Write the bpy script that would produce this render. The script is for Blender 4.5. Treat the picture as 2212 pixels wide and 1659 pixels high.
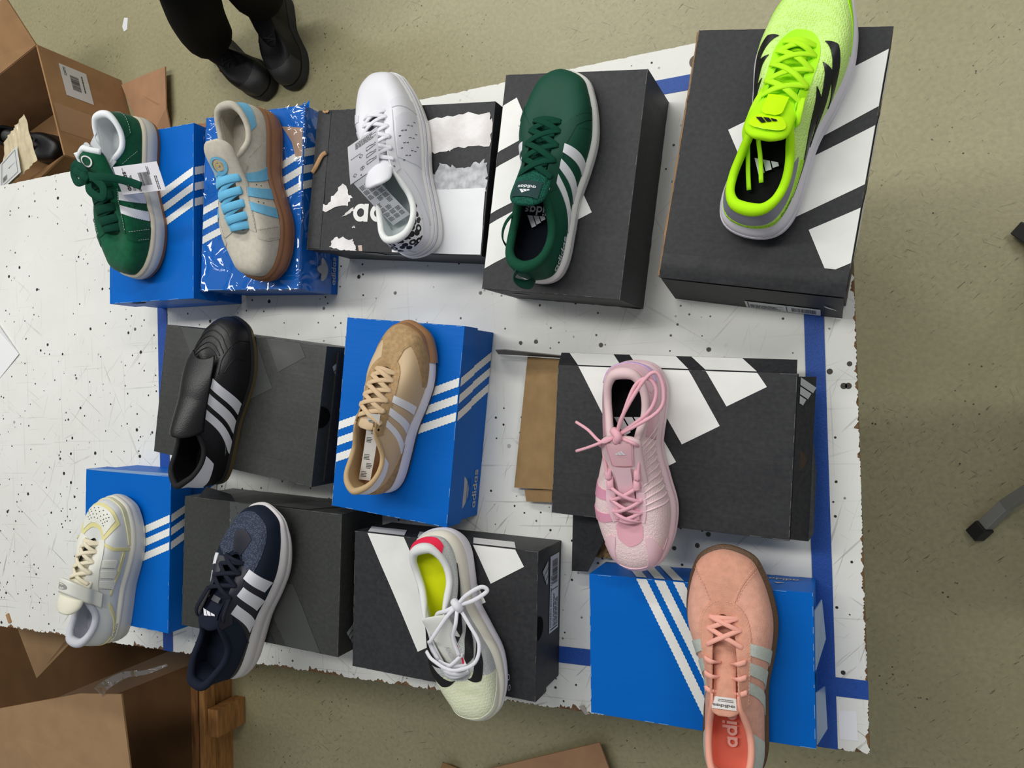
import bpy, bmesh, math, random
from mathutils import Vector, Matrix, noise
from mathutils.geometry import tessellate_polygon

for _o in list(bpy.data.objects):
    bpy.data.objects.remove(_o)
SC = bpy.context.scene
COL = SC.collection
PI = math.pi
random.seed(7)

# ------------------------------------------------------------------ camera
ZT = 0.74            # table top height
CAMZ = 1.94
cam_d = bpy.data.cameras.new('camera')
cam = bpy.data.objects.new('camera', cam_d)
COL.objects.link(cam)
RGT = Vector((0.91618723, -0.02528574, -0.39995198))
UPV = Vector((0.03020472, 0.99952573, 0.00599928))
BCK = Vector((0.3996106, -0.0175769, 0.91651646))
M = Matrix((RGT, UPV, BCK)).transposed().to_4x4()
M.translation = Vector((0, 0, CAMZ))
cam.matrix_world = M
cam_d.sensor_width = 36
cam_d.lens = 1660 / 2212 * 36
cam_d.clip_start = 0.02
SC.camera = cam

# ------------------------------------------------------------------ light
SC.view_settings.view_transform = 'Standard'
SC.view_settings.look = 'None'
SC.view_settings.gamma = 1
SC.view_settings.use_curve_mapping = False
SC.view_settings.exposure = 0.0
W = bpy.data.worlds.new('hall_light')
SC.world = W
W.use_nodes = True
W.node_tree.nodes['Background'].inputs[0].default_value = (0.93, 0.97, 1.0, 1)
W.node_tree.nodes['Background'].inputs[1].default_value = 0.25


def strip_light(name, x, y, z, lx, ly, power, col=(1, 0.985, 0.95)):
    d = bpy.data.lights.new(name, 'AREA')
    d.shape = 'RECTANGLE'
    d.size = lx
    d.size_y = ly
    d.energy = power
    d.color = col
    o = bpy.data.objects.new(name, d)
    COL.objects.link(o)
    o.location = (x, y, z)
    return o


# rows of ceiling tubes of the hall, running along the table
strip_light('ceiling_tube_row', -1.7, 0.9, 3.6, 3.2, 0.35, 52)
strip_light('ceiling_tube_row', -1.7, 3.0, 3.6, 3.2, 0.35, 82)
strip_light('ceiling_tube_row', -1.7, -2.6, 3.6, 3.2, 0.35, 3)
strip_light('ceiling_tube_row', 1.9, 1.9, 3.6, 2.0, 0.35, 44)


# ------------------------------------------------------------------ colour and materials
def lin(c):
    c = c / 255.0
    return c / 12.92 if c <= 0.04045 else ((c + 0.055) / 1.055) ** 2.4


def rgb(r, g, b):
    return (lin(r), lin(g), lin(b), 1)


MATS = {}


def mat(name, col, rough=0.6, spec=0.5, var=0.0, vscale=60, bump=0.0, bscale=300, bkind='noise', metal=0, sheen=0,
        emit=None, alpha=None, stretch=None, col2=None, transl=0):
    if name in MATS:
        return MATS[name]
    m = bpy.data.materials.new(name)
    m.use_nodes = True
    nt = m.node_tree
    b = nt.nodes['Principled BSDF']
    b.inputs['Base Color'].default_value = col
    b.inputs['Roughness'].default_value = rough
    b.inputs['Specular IOR Level'].default_value = spec
    b.inputs['Metallic'].default_value = metal
    if sheen:
        b.inputs['Sheen Weight'].default_value = sheen
        b.inputs['Sheen Roughness'].default_value = 0.5
    if transl:
        b.inputs['Subsurface Weight'].default_value = transl
        b.inputs['Subsurface Radius'].default_value = (.004, .004, .004)
    tc = nt.nodes.new('ShaderNodeTexCoord')
    mp = nt.nodes.new('ShaderNodeMapping')
    nt.links.new(tc.outputs['Object'], mp.inputs[0])
    if stretch:
        mp.inputs['Scale'].default_value = stretch
    if var > 0 or col2:
        n = nt.nodes.new('ShaderNodeTexNoise')
        n.inputs['Scale'].default_value = vscale
        n.inputs['Detail'].default_value = 4
        nt.links.new(mp.outputs[0], n.inputs['Vector'])
        r = nt.nodes.new('ShaderNodeValToRGB')
        c2 = col2 or tuple(min(1, c * (1 + var)) for c in col[:3]) + (1,)
        c1 = col if col2 else tuple(c * (1 - var) for c in col[:3]) + (1,)
        r.color_ramp.elements[0].position = 0.35
        r.color_ramp.elements[1].position = 0.65
        r.color_ramp.elements[0].color = c1
        r.color_ramp.elements[1].color = c2
        nt.links.new(n.outputs['Fac'], r.inputs[0])
        nt.links.new(r.outputs[0], b.inputs['Base Color'])
    if bump > 0:
        if bkind == 'noise':
            t = nt.nodes.new('ShaderNodeTexNoise')
            t.inputs['Scale'].default_value = bscale
            t.inputs['Detail'].default_value = 3
            out = t.outputs['Fac']
        elif bkind == 'vor':
            t = nt.nodes.new('ShaderNodeTexVoronoi')
            t.inputs['Scale'].default_value = bscale
            t.feature = 'F1'
            out = t.outputs['Distance']
        elif bkind == 'wave':
            t = nt.nodes.new('ShaderNodeTexWave')
            t.inputs['Scale'].default_value = bscale
            t.inputs['Distortion'].default_value = 1.0
            out = t.outputs['Fac']
        nt.links.new(mp.outputs[0], t.inputs['Vector'])
        bp = nt.nodes.new('ShaderNodeBump')
        bp.inputs['Strength'].default_value = bump
        bp.inputs['Distance'].default_value = 0.002
        nt.links.new(out, bp.inputs['Height'])
        nt.links.new(bp.outputs[0], b.inputs['Normal'])
    MATS[name] = m
    return m


def knit(name, c1, c2, scale=420, rough=0.75, lo=0.25, hi=0.55, stretch=None, bump=0.5, kind='F1'):
    """woven or knitted cloth: two-tone cells"""
    if name in MATS:
        return MATS[name]
    m = mat(name, c1, rough, 0.3)
    nt = m.node_tree
    b = nt.nodes['Principled BSDF']
    tc = nt.nodes.new('ShaderNodeTexCoord')
    mp = nt.nodes.new('ShaderNodeMapping')
    if stretch:
        mp.inputs['Scale'].default_value = stretch
    nt.links.new(tc.outputs['Object'], mp.inputs[0])
    v = nt.nodes.new('ShaderNodeTexVoronoi')
    v.inputs['Scale'].default_value = scale
    v.inputs['Randomness'].default_value = 0.55
    nt.links.new(mp.outputs[0], v.inputs['Vector'])
    r = nt.nodes.new('ShaderNodeValToRGB')
    r.color_ramp.elements[0].position = lo
    r.color_ramp.elements[1].position = hi
    r.color_ramp.elements[0].color = c1
    r.color_ramp.elements[1].color = c2
    nt.links.new(v.outputs['Distance'], r.inputs[0])
    nt.links.new(r.outputs[0], b.inputs['Base Color'])
    bp = nt.nodes.new('ShaderNodeBump')
    bp.inputs['Strength'].default_value = bump
    bp.inputs['Distance'].default_value = 0.0015
    bp.invert = True
    nt.links.new(v.outputs['Distance'], bp.inputs['Height'])
    nt.links.new(bp.outputs[0], b.inputs['Normal'])
    return m


# ------------------------------------------------------------------ mesh helpers
def link(o, parent=None):
    COL.objects.link(o)
    if parent is not None:
        o.parent = parent
    return o


def mesh(name, verts, faces, m, parent=None, smooth=False, loc=None):
    me = bpy.data.meshes.new(name)
    me.from_pydata([tuple(v) for v in verts], [], faces)
    me.materials.append(m)
    if smooth:
        me.polygons.foreach_set('use_smooth', [True] * len(me.polygons))
    me.update()
    o = bpy.data.objects.new(name, me)
    if loc is not None:
        o.location = loc
    return link(o, parent)


def tag(o, label, cat, group=None, kind=None):
    if label:
        o['label'] = label
    if cat:
        o['category'] = cat
    if group:
        o['group'] = group
    if kind:
        o['kind'] = kind
    return o


def thing(name, label, cat, loc=(0, 0, 0), rz=0, group=None):
    o = bpy.data.objects.new(name, None)
    o.empty_display_size = 0.05
    COL.objects.link(o)
    o.location = loc
    o.rotation_euler = (0, 0, rz)
    return tag(o, label, cat, group)


class MB:
    def __init__(s):
        s.v = []
        s.f = []

    def box(s, x0, x1, y0, y1, z0, z1):
        n = len(s.v)
        s.v += [Vector(p) for p in ((x0, y0, z0), (x1, y0, z0), (x1, y1, z0), (x0, y1, z0), (x0, y0, z1), (x1, y0, z1),
                                    (x1, y1, z1), (x0, y1, z1))]
        s.f += [tuple(n + i for i in q) for q in
                ((3, 2, 1, 0), (4, 5, 6, 7), (0, 1, 5, 4), (1, 2, 6, 5), (2, 3, 7, 6), (3, 0, 4, 7))]
        return s

    def grid(s, fn, nu, nv, closed_u=False, closed_v=False, flip=False):
        n = len(s.v)
        cu = nu if closed_u else nu + 1
        cv = nv if closed_v else nv + 1
        for i in range(cu):
            for j in range(cv):
                s.v.append(Vector(fn(i / nu, j / nv)))
        for i in range(nu):
            for j in range(nv):
                a = n + i * cv + j
                b = n + ((i + 1) % cu) * cv + j
                c = n + ((i + 1) % cu) * cv + (j + 1) % cv
                d = n + i * cv + (j + 1) % cv
                s.f.append((d, c, b, a) if flip else (a, b, c, d))
        return s

    def poly(s, pts):
        n = len(s.v)
        pts = [Vector(p) for p in pts]
        s.v += pts
        for t in tessellate_polygon([pts]):
            a, b, c = (pts[i] for i in t)
            s.f.append(tuple(n + i for i in t))
        return s

    def fan(s, pts, ctr=None):
        n = len(s.v)
        pts = [Vector(p) for p in pts]
        c = Vector(ctr) if ctr is not None else sum(pts, Vector()) / len(pts)
        s.v += pts + [c]
        k = len(pts)
        for i in range(k):
            s.f.append((n + i, n + (i + 1) % k, n + k))
        return s

    def tube(s, pts, rad, seg=10, cap=True):
        pts = [Vector(p) for p in pts]
        n = len(s.v)
        k = len(pts)
        up = Vector((0.31, 0.17, 0.93)).normalized()
        for i, p in enumerate(pts):
            t = (pts[min(i + 1, k - 1)] - pts[max(i - 1, 0)]).normalized()
            if abs(t.dot(up)) > 0.97:
                up = Vector((1, 0, 0))
            a = t.cross(up).normalized()
            b = a.cross(t).normalized()
            up = b
            r = rad[i] if isinstance(rad, (list, tuple)) else rad
            for j in range(seg):
                w = 2 * PI * j / seg
                s.v.append(p + (a * math.cos(w) + b * math.sin(w)) * r)
        for i in range(k - 1):
            for j in range(seg):
                s.f.append((n + i * seg + j, n + i * seg + (j + 1) % seg, n + (i + 1) * seg + (j + 1) % seg,
                            n + (i + 1) * seg + j))
        if cap:
            s.f.append(tuple(n + j for j in range(seg))[::-1])
            s.f.append(tuple(n + (k - 1) * seg + j for j in range(seg)))
        return s

    def ribbon(s, pts, nrm, width, thick):
        """flat lace swept along points; nrm = flat-side normals"""
        n = len(s.v)
        k = len(pts)
        prof = [(-.5, 0), (-.42, .42), (0, .55), (.42, .42), (.5, 0), (.42, -.42), (0, -.55), (-.42, -.42)]
        for i, p in enumerate(pts):
            t = (pts[min(i + 1, k - 1)] - pts[max(i - 1, 0)]).normalized()
            nn = nrm[i] if isinstance(nrm, list) else nrm
            b = t.cross(nn)
            if b.length < 1e-6:
                b = t.orthogonal()
            b.normalize()
            nn = b.cross(t).normalized()
            w = width[i] if isinstance(width, list) else width
            for x, y in prof:
                s.v.append(p + b * (x * w) + nn * (y * thick))
        m_ = len(prof)
        for i in range(k - 1):
            for j in range(m_):
                s.f.append((n + i * m_ + j, n + i * m_ + (j + 1) % m_, n + (i + 1) * m_ + (j + 1) % m_, n + (i + 1) * m_ + j))
        s.f.append(tuple(n + j for j in range(m_))[::-1])
        s.f.append(tuple(n + (k - 1) * m_ + j for j in range(m_)))
        return s

    def build(s, name, m, parent=None, smooth=False, loc=None):
        return mesh(name, s.v, s.f, m, parent, smooth, loc)


def fix_normals(o):
    bm = bmesh.new()
    bm.from_mesh(o.data)
    bmesh.ops.recalc_face_normals(bm, faces=bm.faces)
    bm.to_mesh(o.data)
    bm.free()
    return o


def bevel(o, w=0.002, seg=2):
    md = o.modifiers.new('bevel', 'BEVEL')
    md.width = w
    md.segments = seg
    md.limit_method = 'ANGLE'
    md.angle_limit = math.radians(40)
    return o


def spline(pts, n=8):
    """Catmull-Rom through points, n samples for each span"""
    P = [Vector(p) for p in pts]
    if len(P) == 2:
        return [P[0].lerp(P[1], i / n) for i in range(n + 1)]
    Q = [P[0] * 2 - P[1]] + P + [P[-1] * 2 - P[-2]]
    out = []
    for i in range(1, len(Q) - 2):
        a, b, c, d = Q[i - 1:i + 3]
        for k in range(n):
            t = k / n
            out.append(0.5 * ((2 * b) + (c - a) * t + (2 * a - 5 * b + 4 * c - d) * t * t + (3 * b - a - 3 * c + d) * t ** 3))
    out.append(P[-1])
    return out


# ------------------------------------------------------------------ lettering and emblems as flat polygons
def ring(cx, cy, ro, ri, n=20, a0=0, a1=2 * PI):
    out = []
    for i in range(n):
        a = a0 + (a1 - a0) * i / n
        b = a0 + (a1 - a0) * (i + 1) / n
        out.append([(cx + ro * math.cos(a), cy + ro * math.sin(a)), (cx + ro * math.cos(b), cy + ro * math.sin(b)),
                    (cx + ri * math.cos(b), cy + ri * math.sin(b)), (cx + ri * math.cos(a), cy + ri * math.sin(a))])
    return out


def rect(x0, y0, x1, y1):
    return [(x0, y0), (x1, y0), (x1, y1), (x0, y1)]


def stroke(pts, w):
    P = [Vector((x, y, 0)) for x, y in pts]
    out = []
    L, R = [], []
    for i, p in enumerate(P):
        t = (P[min(i + 1, len(P) - 1)] - P[max(i - 1, 0)]).normalized()
        nn = Vector((-t.y, t.x, 0))
        L.append(p + nn * w / 2)
        R.append(p - nn * w / 2)
    for i in range(len(P) - 1):
        out.append([(q.x, q.y) for q in (L[i], L[i + 1], R[i + 1], R[i])])
    return out


def wordmark(letters='adidas', only=None):
    """round bold lower-case lettering; x height 1; returns polygons and total width"""
    x = 0
    out = []
    for ch in letters:
        g = []
        if ch in 'ad':
            g += [[(min(.72, a), b) for a, b in q] for q in ring(.5, .5, .5, .24, 28) if min(a for a, b in q) < .719]
            g.append(rect(.72, 0, 1.0, 1.0 if ch == 'a' else 1.45))
            w = 1.0
        elif ch == 'i':
            g += [rect(0, 0, .28, 1.0), rect(0, 1.18, .28, 1.45)]
            w = .28
        else:
            c = [(.78, .70), (.72, .84), (.55, .90), (.35, .89), (.19, .80), (.17, .66), (.28, .57), (.5, .51), (.72, .43), (.80, .30),
                 (.73, .16), (.55, .10), (.33, .11), (.16, .19), (.10, .33)]
            g += stroke(c, .24)
            w = .9
        out += [[(x + a, b) for a, b in q] for q in g]
        x += w + .14
    return out, x - .14


def bars():
    """three slanted bars of rising height; width about 1.5, height 1"""
    out = []
    for x0, t in ((0.30, .22), (.78, .52), (1.26, .82)):
        d = (-.5, .866)
        w = .40
        out.append([(x0, 0), (x0 + w, 0), (x0 + w + d[0] * (t + w * .5), d[1] * (t + w * .5)), (x0 + d[0] * t, d[1] * t)])
    return out, 1.66


def trefoil():
    out = []
    for cx, cy, ang, a, b in ((0, .30, 90, .52, .27), (-.26, .10, 148, .50, .26), (.26, .10, 32, .50, .26)):
        an = math.radians(ang)
        pts = []
        for i in range(22):
            w = 2 * PI * i / 22
            x, y = a * math.cos(w), b * math.sin(w) * (1 - .15 * math.cos(w))
            pts.append((cx + x * math.cos(an) - y * math.sin(an), cy + x * math.sin(an) + y * math.cos(an)))
        out.append(pts)
    return out


def font_polys(txt, size=1.0, bold=False):
    cu = bpy.data.curves.new('lettering', 'FONT')
    cu.body = txt
    cu.size = size
    cu.resolution_u = 2
    if bold:
        cu.offset = 0.012 * size
    o = bpy.data.objects.new('lettering', cu)
    me = o.to_mesh()
    vs = [v.co.copy() for v in me.vertices]
    out = [[(vs[i].x, vs[i].y) for i in p.vertices] for p in me.polygons]
    w = max((v.x for v in vs), default=0)
    o.to_mesh_clear()
    bpy.data.objects.remove(o)
    bpy.data.curves.remove(cu)
    return out, w


STUFF = ('tag_print', 'label_print', 'perforations', 'note_print')


def decal(name, polys, fn, m, parent, step=None):
    """flat print: maps 2-D polygons to points with fn(x, y)"""
    mb = MB()
    for i, q in enumerate(polys):
        n = len(mb.v)
        mb.v += [Vector(fn(x, y)) + (step * i if step else Vector()) for x, y in q]
        mb.f.append(tuple(range(n, n + len(q))))
    o = mb.build(name, m, parent)
    if name in STUFF:
        o['kind'] = 'stuff'
    return o


def fmap(org, ex, ey, sc=1.0):
    org, ex, ey = Vector(org), Vector(ex), Vector(ey)
    return lambda x, y: org + ex * (x * sc) + ey * (y * sc)


def barcode(x, y, w, h, seed=1):
    r = random.Random(seed)
    out = []
    p = x
    while p < x + w:
        b = r.choice((.6, 1, 1.6)) * w / 60
        out.append(rect(p, y, min(p + b, x + w), y + h))
        p += b + r.choice((.6, 1, 1.5)) * w / 60
    return out


def textlines(x, y, w, h, rows, seed=1, fill=.75):
    """fine print, too small to read: rows of short dashes"""
    r = random.Random(seed)
    out = []
    dy = h / rows
    for i in range(rows):
        p = x
        end = x + w * r.uniform(fill, 1)
        while p < end:
            l = r.uniform(.05, .16) * w
            out.append(rect(p, y + i * dy, min(p + l, end), y + i * dy + dy * .45))
            p += l + .02 * w
    return out

# ================================================================== floor
def floor_material():
    m = bpy.data.materials.new('painted_concrete')
    m.use_nodes = True
    nt = m.node_tree
    b = nt.nodes['Principled BSDF']
    b.inputs['Roughness'].default_value = 0.38
    b.inputs['Specular IOR Level'].default_value = 0.4
    tc = nt.nodes.new('ShaderNodeTexCoord')

    def noise_n(scale, detail=4, rough=.5, vec=None):
        n = nt.nodes.new('ShaderNodeTexNoise')
        n.inputs['Scale'].default_value = scale
        n.inputs['Detail'].default_value = detail
        n.inputs['Roughness'].default_value = rough
        nt.links.new(vec or tc.outputs['Object'], n.inputs['Vector'])
        return n.outputs['Fac']

    def ramp(src, a, b_, ca, cb):
        r = nt.nodes.new('ShaderNodeValToRGB')
        r.color_ramp.elements[0].position = a
        r.color_ramp.elements[1].position = b_
        r.color_ramp.elements[0].color = ca
        r.color_ramp.elements[1].color = cb
        nt.links.new(src, r.inputs[0])
        return r.outputs[0]

    def mix(f, a, c):
        x = nt.nodes.new('ShaderNodeMix')
        x.data_type = 'RGBA'
        nt.links.new(f, x.inputs[0])
        for i, q in ((6, a), (7, c)):
            if isinstance(q, tuple):
                x.inputs[i].default_value = q
            else:
                nt.links.new(q, x.inputs[i])
        return x.outputs[2]

    def mul(a, c):
        x = nt.nodes.new('ShaderNodeMath')
        x.operation = 'MULTIPLY'
        nt.links.new(a, x.inputs[0])
        nt.links.new(c, x.inputs[1])
        return x.outputs[0]

    Wt = (1, 1, 1, 1)
    Bk = (0, 0, 0, 1)
    base = ramp(noise_n(2.2, 6, .6), .3, .7, rgb(160, 154, 118), rgb(174, 167, 132))
    base = mix(ramp(noise_n(90, 3), .35, .75, Bk, (.5, .5, .5, 1)), base, rgb(140, 134, 106))
    # dark speckles and scuffs
    v = nt.nodes.new('ShaderNodeTexVoronoi')
    v.inputs['Scale'].default_value = 58
    nt.links.new(tc.outputs['Object'], v.inputs['Vector'])
    dots = mul(ramp(v.outputs['Distance'], .08, .16, Wt, Bk), ramp(noise_n(6, 4), .52, .60, Bk, Wt))
    base = mix(dots, base, rgb(62, 56, 44))
    mp = nt.nodes.new('ShaderNodeMapping')
    mp.vector_type = 'TEXTURE'
    mp.inputs['Scale'].default_value = (1, 1 / 7, 1)
    mp.inputs['Rotation'].default_value = (0, 0, .7)
    nt.links.new(tc.outputs['Object'], mp.inputs[0])
    scr = mul(ramp(noise_n(26, 5, .7, mp.outputs[0]), .61, .67, Bk, Wt), ramp(noise_n(3.4, 2), .40, .52, Bk, Wt))
    base = mix(scr, base, rgb(86, 79, 60))
    for rot, sc_, th in ((-.5, 40, .66), (1.9, 60, .67), (.2, 18, .69)):
        mp = nt.nodes.new('ShaderNodeMapping')
        mp.vector_type = 'TEXTURE'
        mp.inputs['Scale'].default_value = (1, 1 / 16, 1)
        mp.inputs['Rotation'].default_value = (0, 0, rot)
        nt.links.new(tc.outputs['Object'], mp.inputs[0])
        scr = mul(ramp(noise_n(sc_ * .35, 3, .6, mp.outputs[0]), th, th + .03, Bk, (.7, .7, .7, 1)), ramp(noise_n(2.6, 3), .45, .55, Bk, Wt))
        base = mix(scr, base, rgb(92, 85, 66))
    nt.links.new(base, b.inputs['Base Color'])
    bp = nt.nodes.new('ShaderNodeBump')
    bp.inputs['Strength'].default_value = .12
    bp.inputs['Distance'].default_value = .004
    nt.links.new(noise_n(120, 3), bp.inputs['Height'])
    nt.links.new(bp.outputs[0], b.inputs['Normal'])
    return m


fl = mesh('floor', [(-9, -8, 0), (6, -8, 0), (6, 8, 0), (-9, 8, 0)], [(0, 1, 2, 3)], floor_material())
tag(fl, None, None, kind='structure')

# ================================================================== work table
TX0, TX1, TY0, TY1 = -2.35, 0.014, -0.517, 0.541


def table_material():
    m = bpy.data.materials.new('worn_white_laminate')
    m.use_nodes = True
    nt = m.node_tree
    b = nt.nodes['Principled BSDF']
    b.inputs['Roughness'].default_value = 0.3
    tc = nt.nodes.new('ShaderNodeTexCoord')
    V = tc.outputs['Object']
    Wt = (1, 1, 1, 1)
    Bk = (0, 0, 0, 1)

    def mapped(sc, rz=0):
        mp = nt.nodes.new('ShaderNodeMapping')
        mp.vector_type = 'TEXTURE'
        mp.inputs['Scale'].default_value = tuple(1 / q for q in sc)
        mp.inputs['Rotation'].default_value = (0, 0, rz)
        nt.links.new(V, mp.inputs[0])
        return mp.outputs[0]

    def noi(scale, vec, detail=3, rough=.5):
        n = nt.nodes.new('ShaderNodeTexNoise')
        n.inputs['Scale'].default_value = scale
        n.inputs['Detail'].default_value = detail
        n.inputs['Roughness'].default_value = rough
        nt.links.new(vec, n.inputs['Vector'])
        return n.outputs['Fac']

    def ramp(src, a, b_, ca, cb):
        r = nt.nodes.new('ShaderNodeValToRGB')
        r.color_ramp.elements[0].position = a
        r.color_ramp.elements[1].position = b_
        r.color_ramp.elements[0].color = ca
        r.color_ramp.elements[1].color = cb
        nt.links.new(src, r.inputs[0])
        return r.outputs[0]

    def op(o, a, c):
        x = nt.nodes.new('ShaderNodeMath')
        x.operation = o
        for i, q in ((0, a), (1, c)):
            if isinstance(q, (int, float)):
                x.inputs[i].default_value = q
            else:
                nt.links.new(q, x.inputs[i])
        return x.outputs[0]

    def mix(f, a, c):
        x = nt.nodes.new('ShaderNodeMix')
        x.data_type = 'RGBA'
        nt.links.new(f, x.inputs[0])
        for i, q in ((6, a), (7, c)):
            if isinstance(q, tuple):
                x.inputs[i].default_value = q
            else:
                nt.links.new(q, x.inputs[i])
        return x.outputs[2]

    col = ramp(noi(3, V, 5, .6), .3, .7, rgb(226, 226, 219), rgb(238, 238, 233))
    # more wear on the side of the table towards -y
    sep = nt.nodes.new('ShaderNodeSeparateXYZ')
    nt.links.new(V, sep.inputs[0])
    wear = op('ADD', op('MULTIPLY', sep.outputs['Y'], -0.33), noi(4, V, 2))
    # fine cutter scratches in several directions
    for sc, rz, th, amt in (((2.2, 120, 1), .02, .66, .34), ((120, 2.2, 1), .03, .66, .34), ((3, 90, 1), .8, .665, .45),
                            ((3, 90, 1), -.6, .67, .45), ((4, 100, 1), 1.25, .675, .5), ((2, 40, 1), .35, .70, .4), ((2, 36, 1), -1.1, .70, .4)):
        s = ramp(noi(2.0, mapped(sc, rz), 4, .55), th, th + .03, Bk, (amt, amt, amt, 1))
        s = op('MULTIPLY', s, ramp(wear, .35, .7, (.15, .15, .15, 1), Wt))
        col = mix(s, col, rgb(88, 82, 70))
    # smudges
    col = mix(op('MULTIPLY', ramp(noi(11, V, 5, .7), .6, .8, Bk, (.18, .18, .18, 1)), ramp(wear, .3, .7, Bk, Wt)), col, rgb(140, 135, 122))
    # small dark pits
    for scale, lo, hi, m0, m1 in ((28, .098, .12, .43, .50), (60, .11, .145, .46, .56)):
        v = nt.nodes.new('ShaderNodeTexVoronoi')
        v.inputs['Scale'].default_value = scale
        nt.links.new(V, v.inputs['Vector'])
        wob = op('ADD', v.outputs['Distance'], op('MULTIPLY', noi(240, V, 2), .045))
        d = ramp(wob, lo + .02, hi + .02, Wt, Bk)
        gate = nt.nodes.new('ShaderNodeSeparateColor')
        nt.links.new(v.outputs['Color'], gate.inputs[0])
        d = op('MULTIPLY', d, ramp(op('ADD', op('MULTIPLY', gate.outputs[0], .5), op('MULTIPLY', wear, .62)), m0, m1, Bk, Wt))
        col = mix(d, col, rgb(44, 40, 34))
    nt.links.new(col, b.inputs['Base Color'])
    return m


def ragged_edge(n, amp, seed):
    r = random.Random(seed)
    out = []
    d = 0
    for i in range(n):
        d = max(0, d * .86 + r.uniform(-1, 1) * amp * .32)
        if r.random() < .012:
            d = amp * r.uniform(.7, 1.4)
        out.append(d + r.uniform(0, amp * .08))
    return out


table = thing('work_table', 'large white laminate work table with chipped brown edges holding the shoe boxes', 'table', (0, 0, 0))
core = mat('chipboard_edge', rgb(120, 92, 66), .9, .2, var=.3, vscale=150, bump=.6, bscale=400)
bevel(MB().box(TX0, TX1, TY0, TY1, ZT - .028, ZT - .0012).build('chipboard_core', core, table), .002)
# laminate sheet with ragged rim
rim = []
amps = {'b': .0085, 'r': .0055, 't': .0016, 'l': .002}
nb = 1200
e = ragged_edge(nb, amps['b'], 3)
rim += [(TX0 + (TX1 - TX0) * i / nb, TY0 + e[i]) for i in range(1, nb)]
e = ragged_edge(560, amps['r'], 4)
rim += [(TX1 - e[i], TY0 + (TY1 - TY0) * i / 560) for i in range(1, 560)]
e = ragged_edge(nb, amps['t'], 5)
rim += [(TX1 - (TX1 - TX0) * i / nb, TY1 - e[i]) for i in range(1, nb)]
rim += [(TX0, TY1 - .002), (TX0, TY0 + .002)]
lam = MB()
n = len(rim)
lam.v = [Vector((x, y, ZT)) for x, y in rim] + [Vector((x, y, ZT - .0012)) for x, y in rim]
lam.f = [tuple(range(n))] + [(i, n + i, n + (i + 1) % n, (i + 1) % n) for i in range(n)]
o = lam.build('laminate_sheet', table_material(), table)
fix_normals(o)
leg_m = mat('dark_steel', rgb(70, 72, 74), .4, .5)
for x in (TX0 + .1, TX1 - .12):
    for y in (TY0 + .1, TY1 - .12):
        MB().box(x - .025, x + .025, y - .025, y + .025, 0, ZT - .028).build('leg', leg_m, table)
# a countersunk screw hole near the rim
scr = mat('screw_dark', rgb(58, 52, 46), .5)
hx, hy = -.199, .512
MB().grid(lambda a, b: (hx + math.cos(2 * PI * a) * .0105 * b, hy + math.sin(2 * PI * a) * .0105 * b, ZT + .0003), 24, 1).build(
    'screw_recess', mat('recess_brown', rgb(98, 84, 74), .6), table)
MB().grid(lambda a, b: (hx + .003 + math.cos(2 * PI * a) * .0045 * b, hy - .001 + math.sin(2 * PI * a) * .0045 * b, ZT + .0006), 20, 1).build(
    'screw_hole', mat('hole_black', rgb(16, 14, 12), .8), table)
for (x, y, r) in ((-.0225, .026, .0042), (.004, .036, .0036), (-.0045, .0045, .0045), (.0015, .0045, .0045), (-.0570, .005, .0045)):
    MB().grid(lambda a, b: (x + math.cos(2 * PI * a) * r * b, y + math.sin(2 * PI * a) * r * b, ZT + .0004), 16, 1).build(
        'screw_hole', scr, table)

# blue marking tape stuck on the table
tape_m = mat('blue_tape', rgb(30, 76, 158), .5, .4, var=.12, vscale=500, bump=.25, bscale=420)


def tape(name, label, x0, x1, y0, y1, z=.0006):
    nx = max(2, int((x1 - x0) / .02))
    ny = max(2, int((y1 - y0) / .02))
    mb = MB().grid(lambda a, b: (x0 + (x1 - x0) * a, y0 + (y1 - y0) * b, ZT + z), nx, ny)
    o = mb.build(name, tape_m)
    md = o.modifiers.new('solid', 'SOLIDIFY')
    md.thickness = .0004
    return tag(o, label, 'tape', 'blue tape lines on the table')


tape('tape_strip', 'blue tape line along the table edge beside the grey chair leg', -.055, -.028, TY0 + .001, .47, .0014)
tape('tape_strip', 'long blue tape line under the row of green and neon shoe boxes', -1.345, -.055, .470, .494)
tape('tape_strip', 'long blue tape line under the salmon shoe box, crossing the table corner', -1.315, .0145, -.440, -.413, .0009)
tape('tape_strip', 'faded blue tape line under the black leather shoe and cream shoe boxes', -1.343, -1.316, TY0 + .001, .47, .0014)

# sheet of paper and scraps on the table
paper = mat('white_paper', rgb(236, 236, 238), .7)
o = mesh('paper_sheet', [(-1.873, .197, ZT + .001), (-1.866, .076, ZT + .001), (-1.79, .132, ZT + .003), (-1.864, .21, ZT + .006), (-2.1, .17, ZT + .001), (-2.05, .02, ZT + .001)],
         [(0, 4, 5, 1), (0, 1, 2), (0, 2, 3)], paper)
md = o.modifiers.new('solid', 'SOLIDIFY')
md.thickness = .0005
tag(o, 'white paper sheet lying on the speckled table top', 'paper')
kraft = mat('kraft_board', rgb(176, 138, 100), .85, .2, var=.08, vscale=30, bump=.15, bscale=500)
kraft_d = mat('kraft_board_inside', rgb(150, 122, 84), .85, .2, var=.08, vscale=40, bump=.15, bscale=500)
o = MB().box(-.011, .011, -.005, .005, 0, .003).build('cardboard_scrap', kraft, loc=(-1.842, -.494, ZT))
o.rotation_euler = (0, 0, -1.1)
tag(o, 'small brown cardboard scrap on the table edge', 'scrap')
o = MB().box(-.010, .010, -.004, .004, 0, .0015).build('tape_scrap', mat('greyish_tape', rgb(186, 178, 168), .4), loc=(-.409, -.512, ZT))
o.rotation_euler = (0, .5, -1.1)
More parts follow.
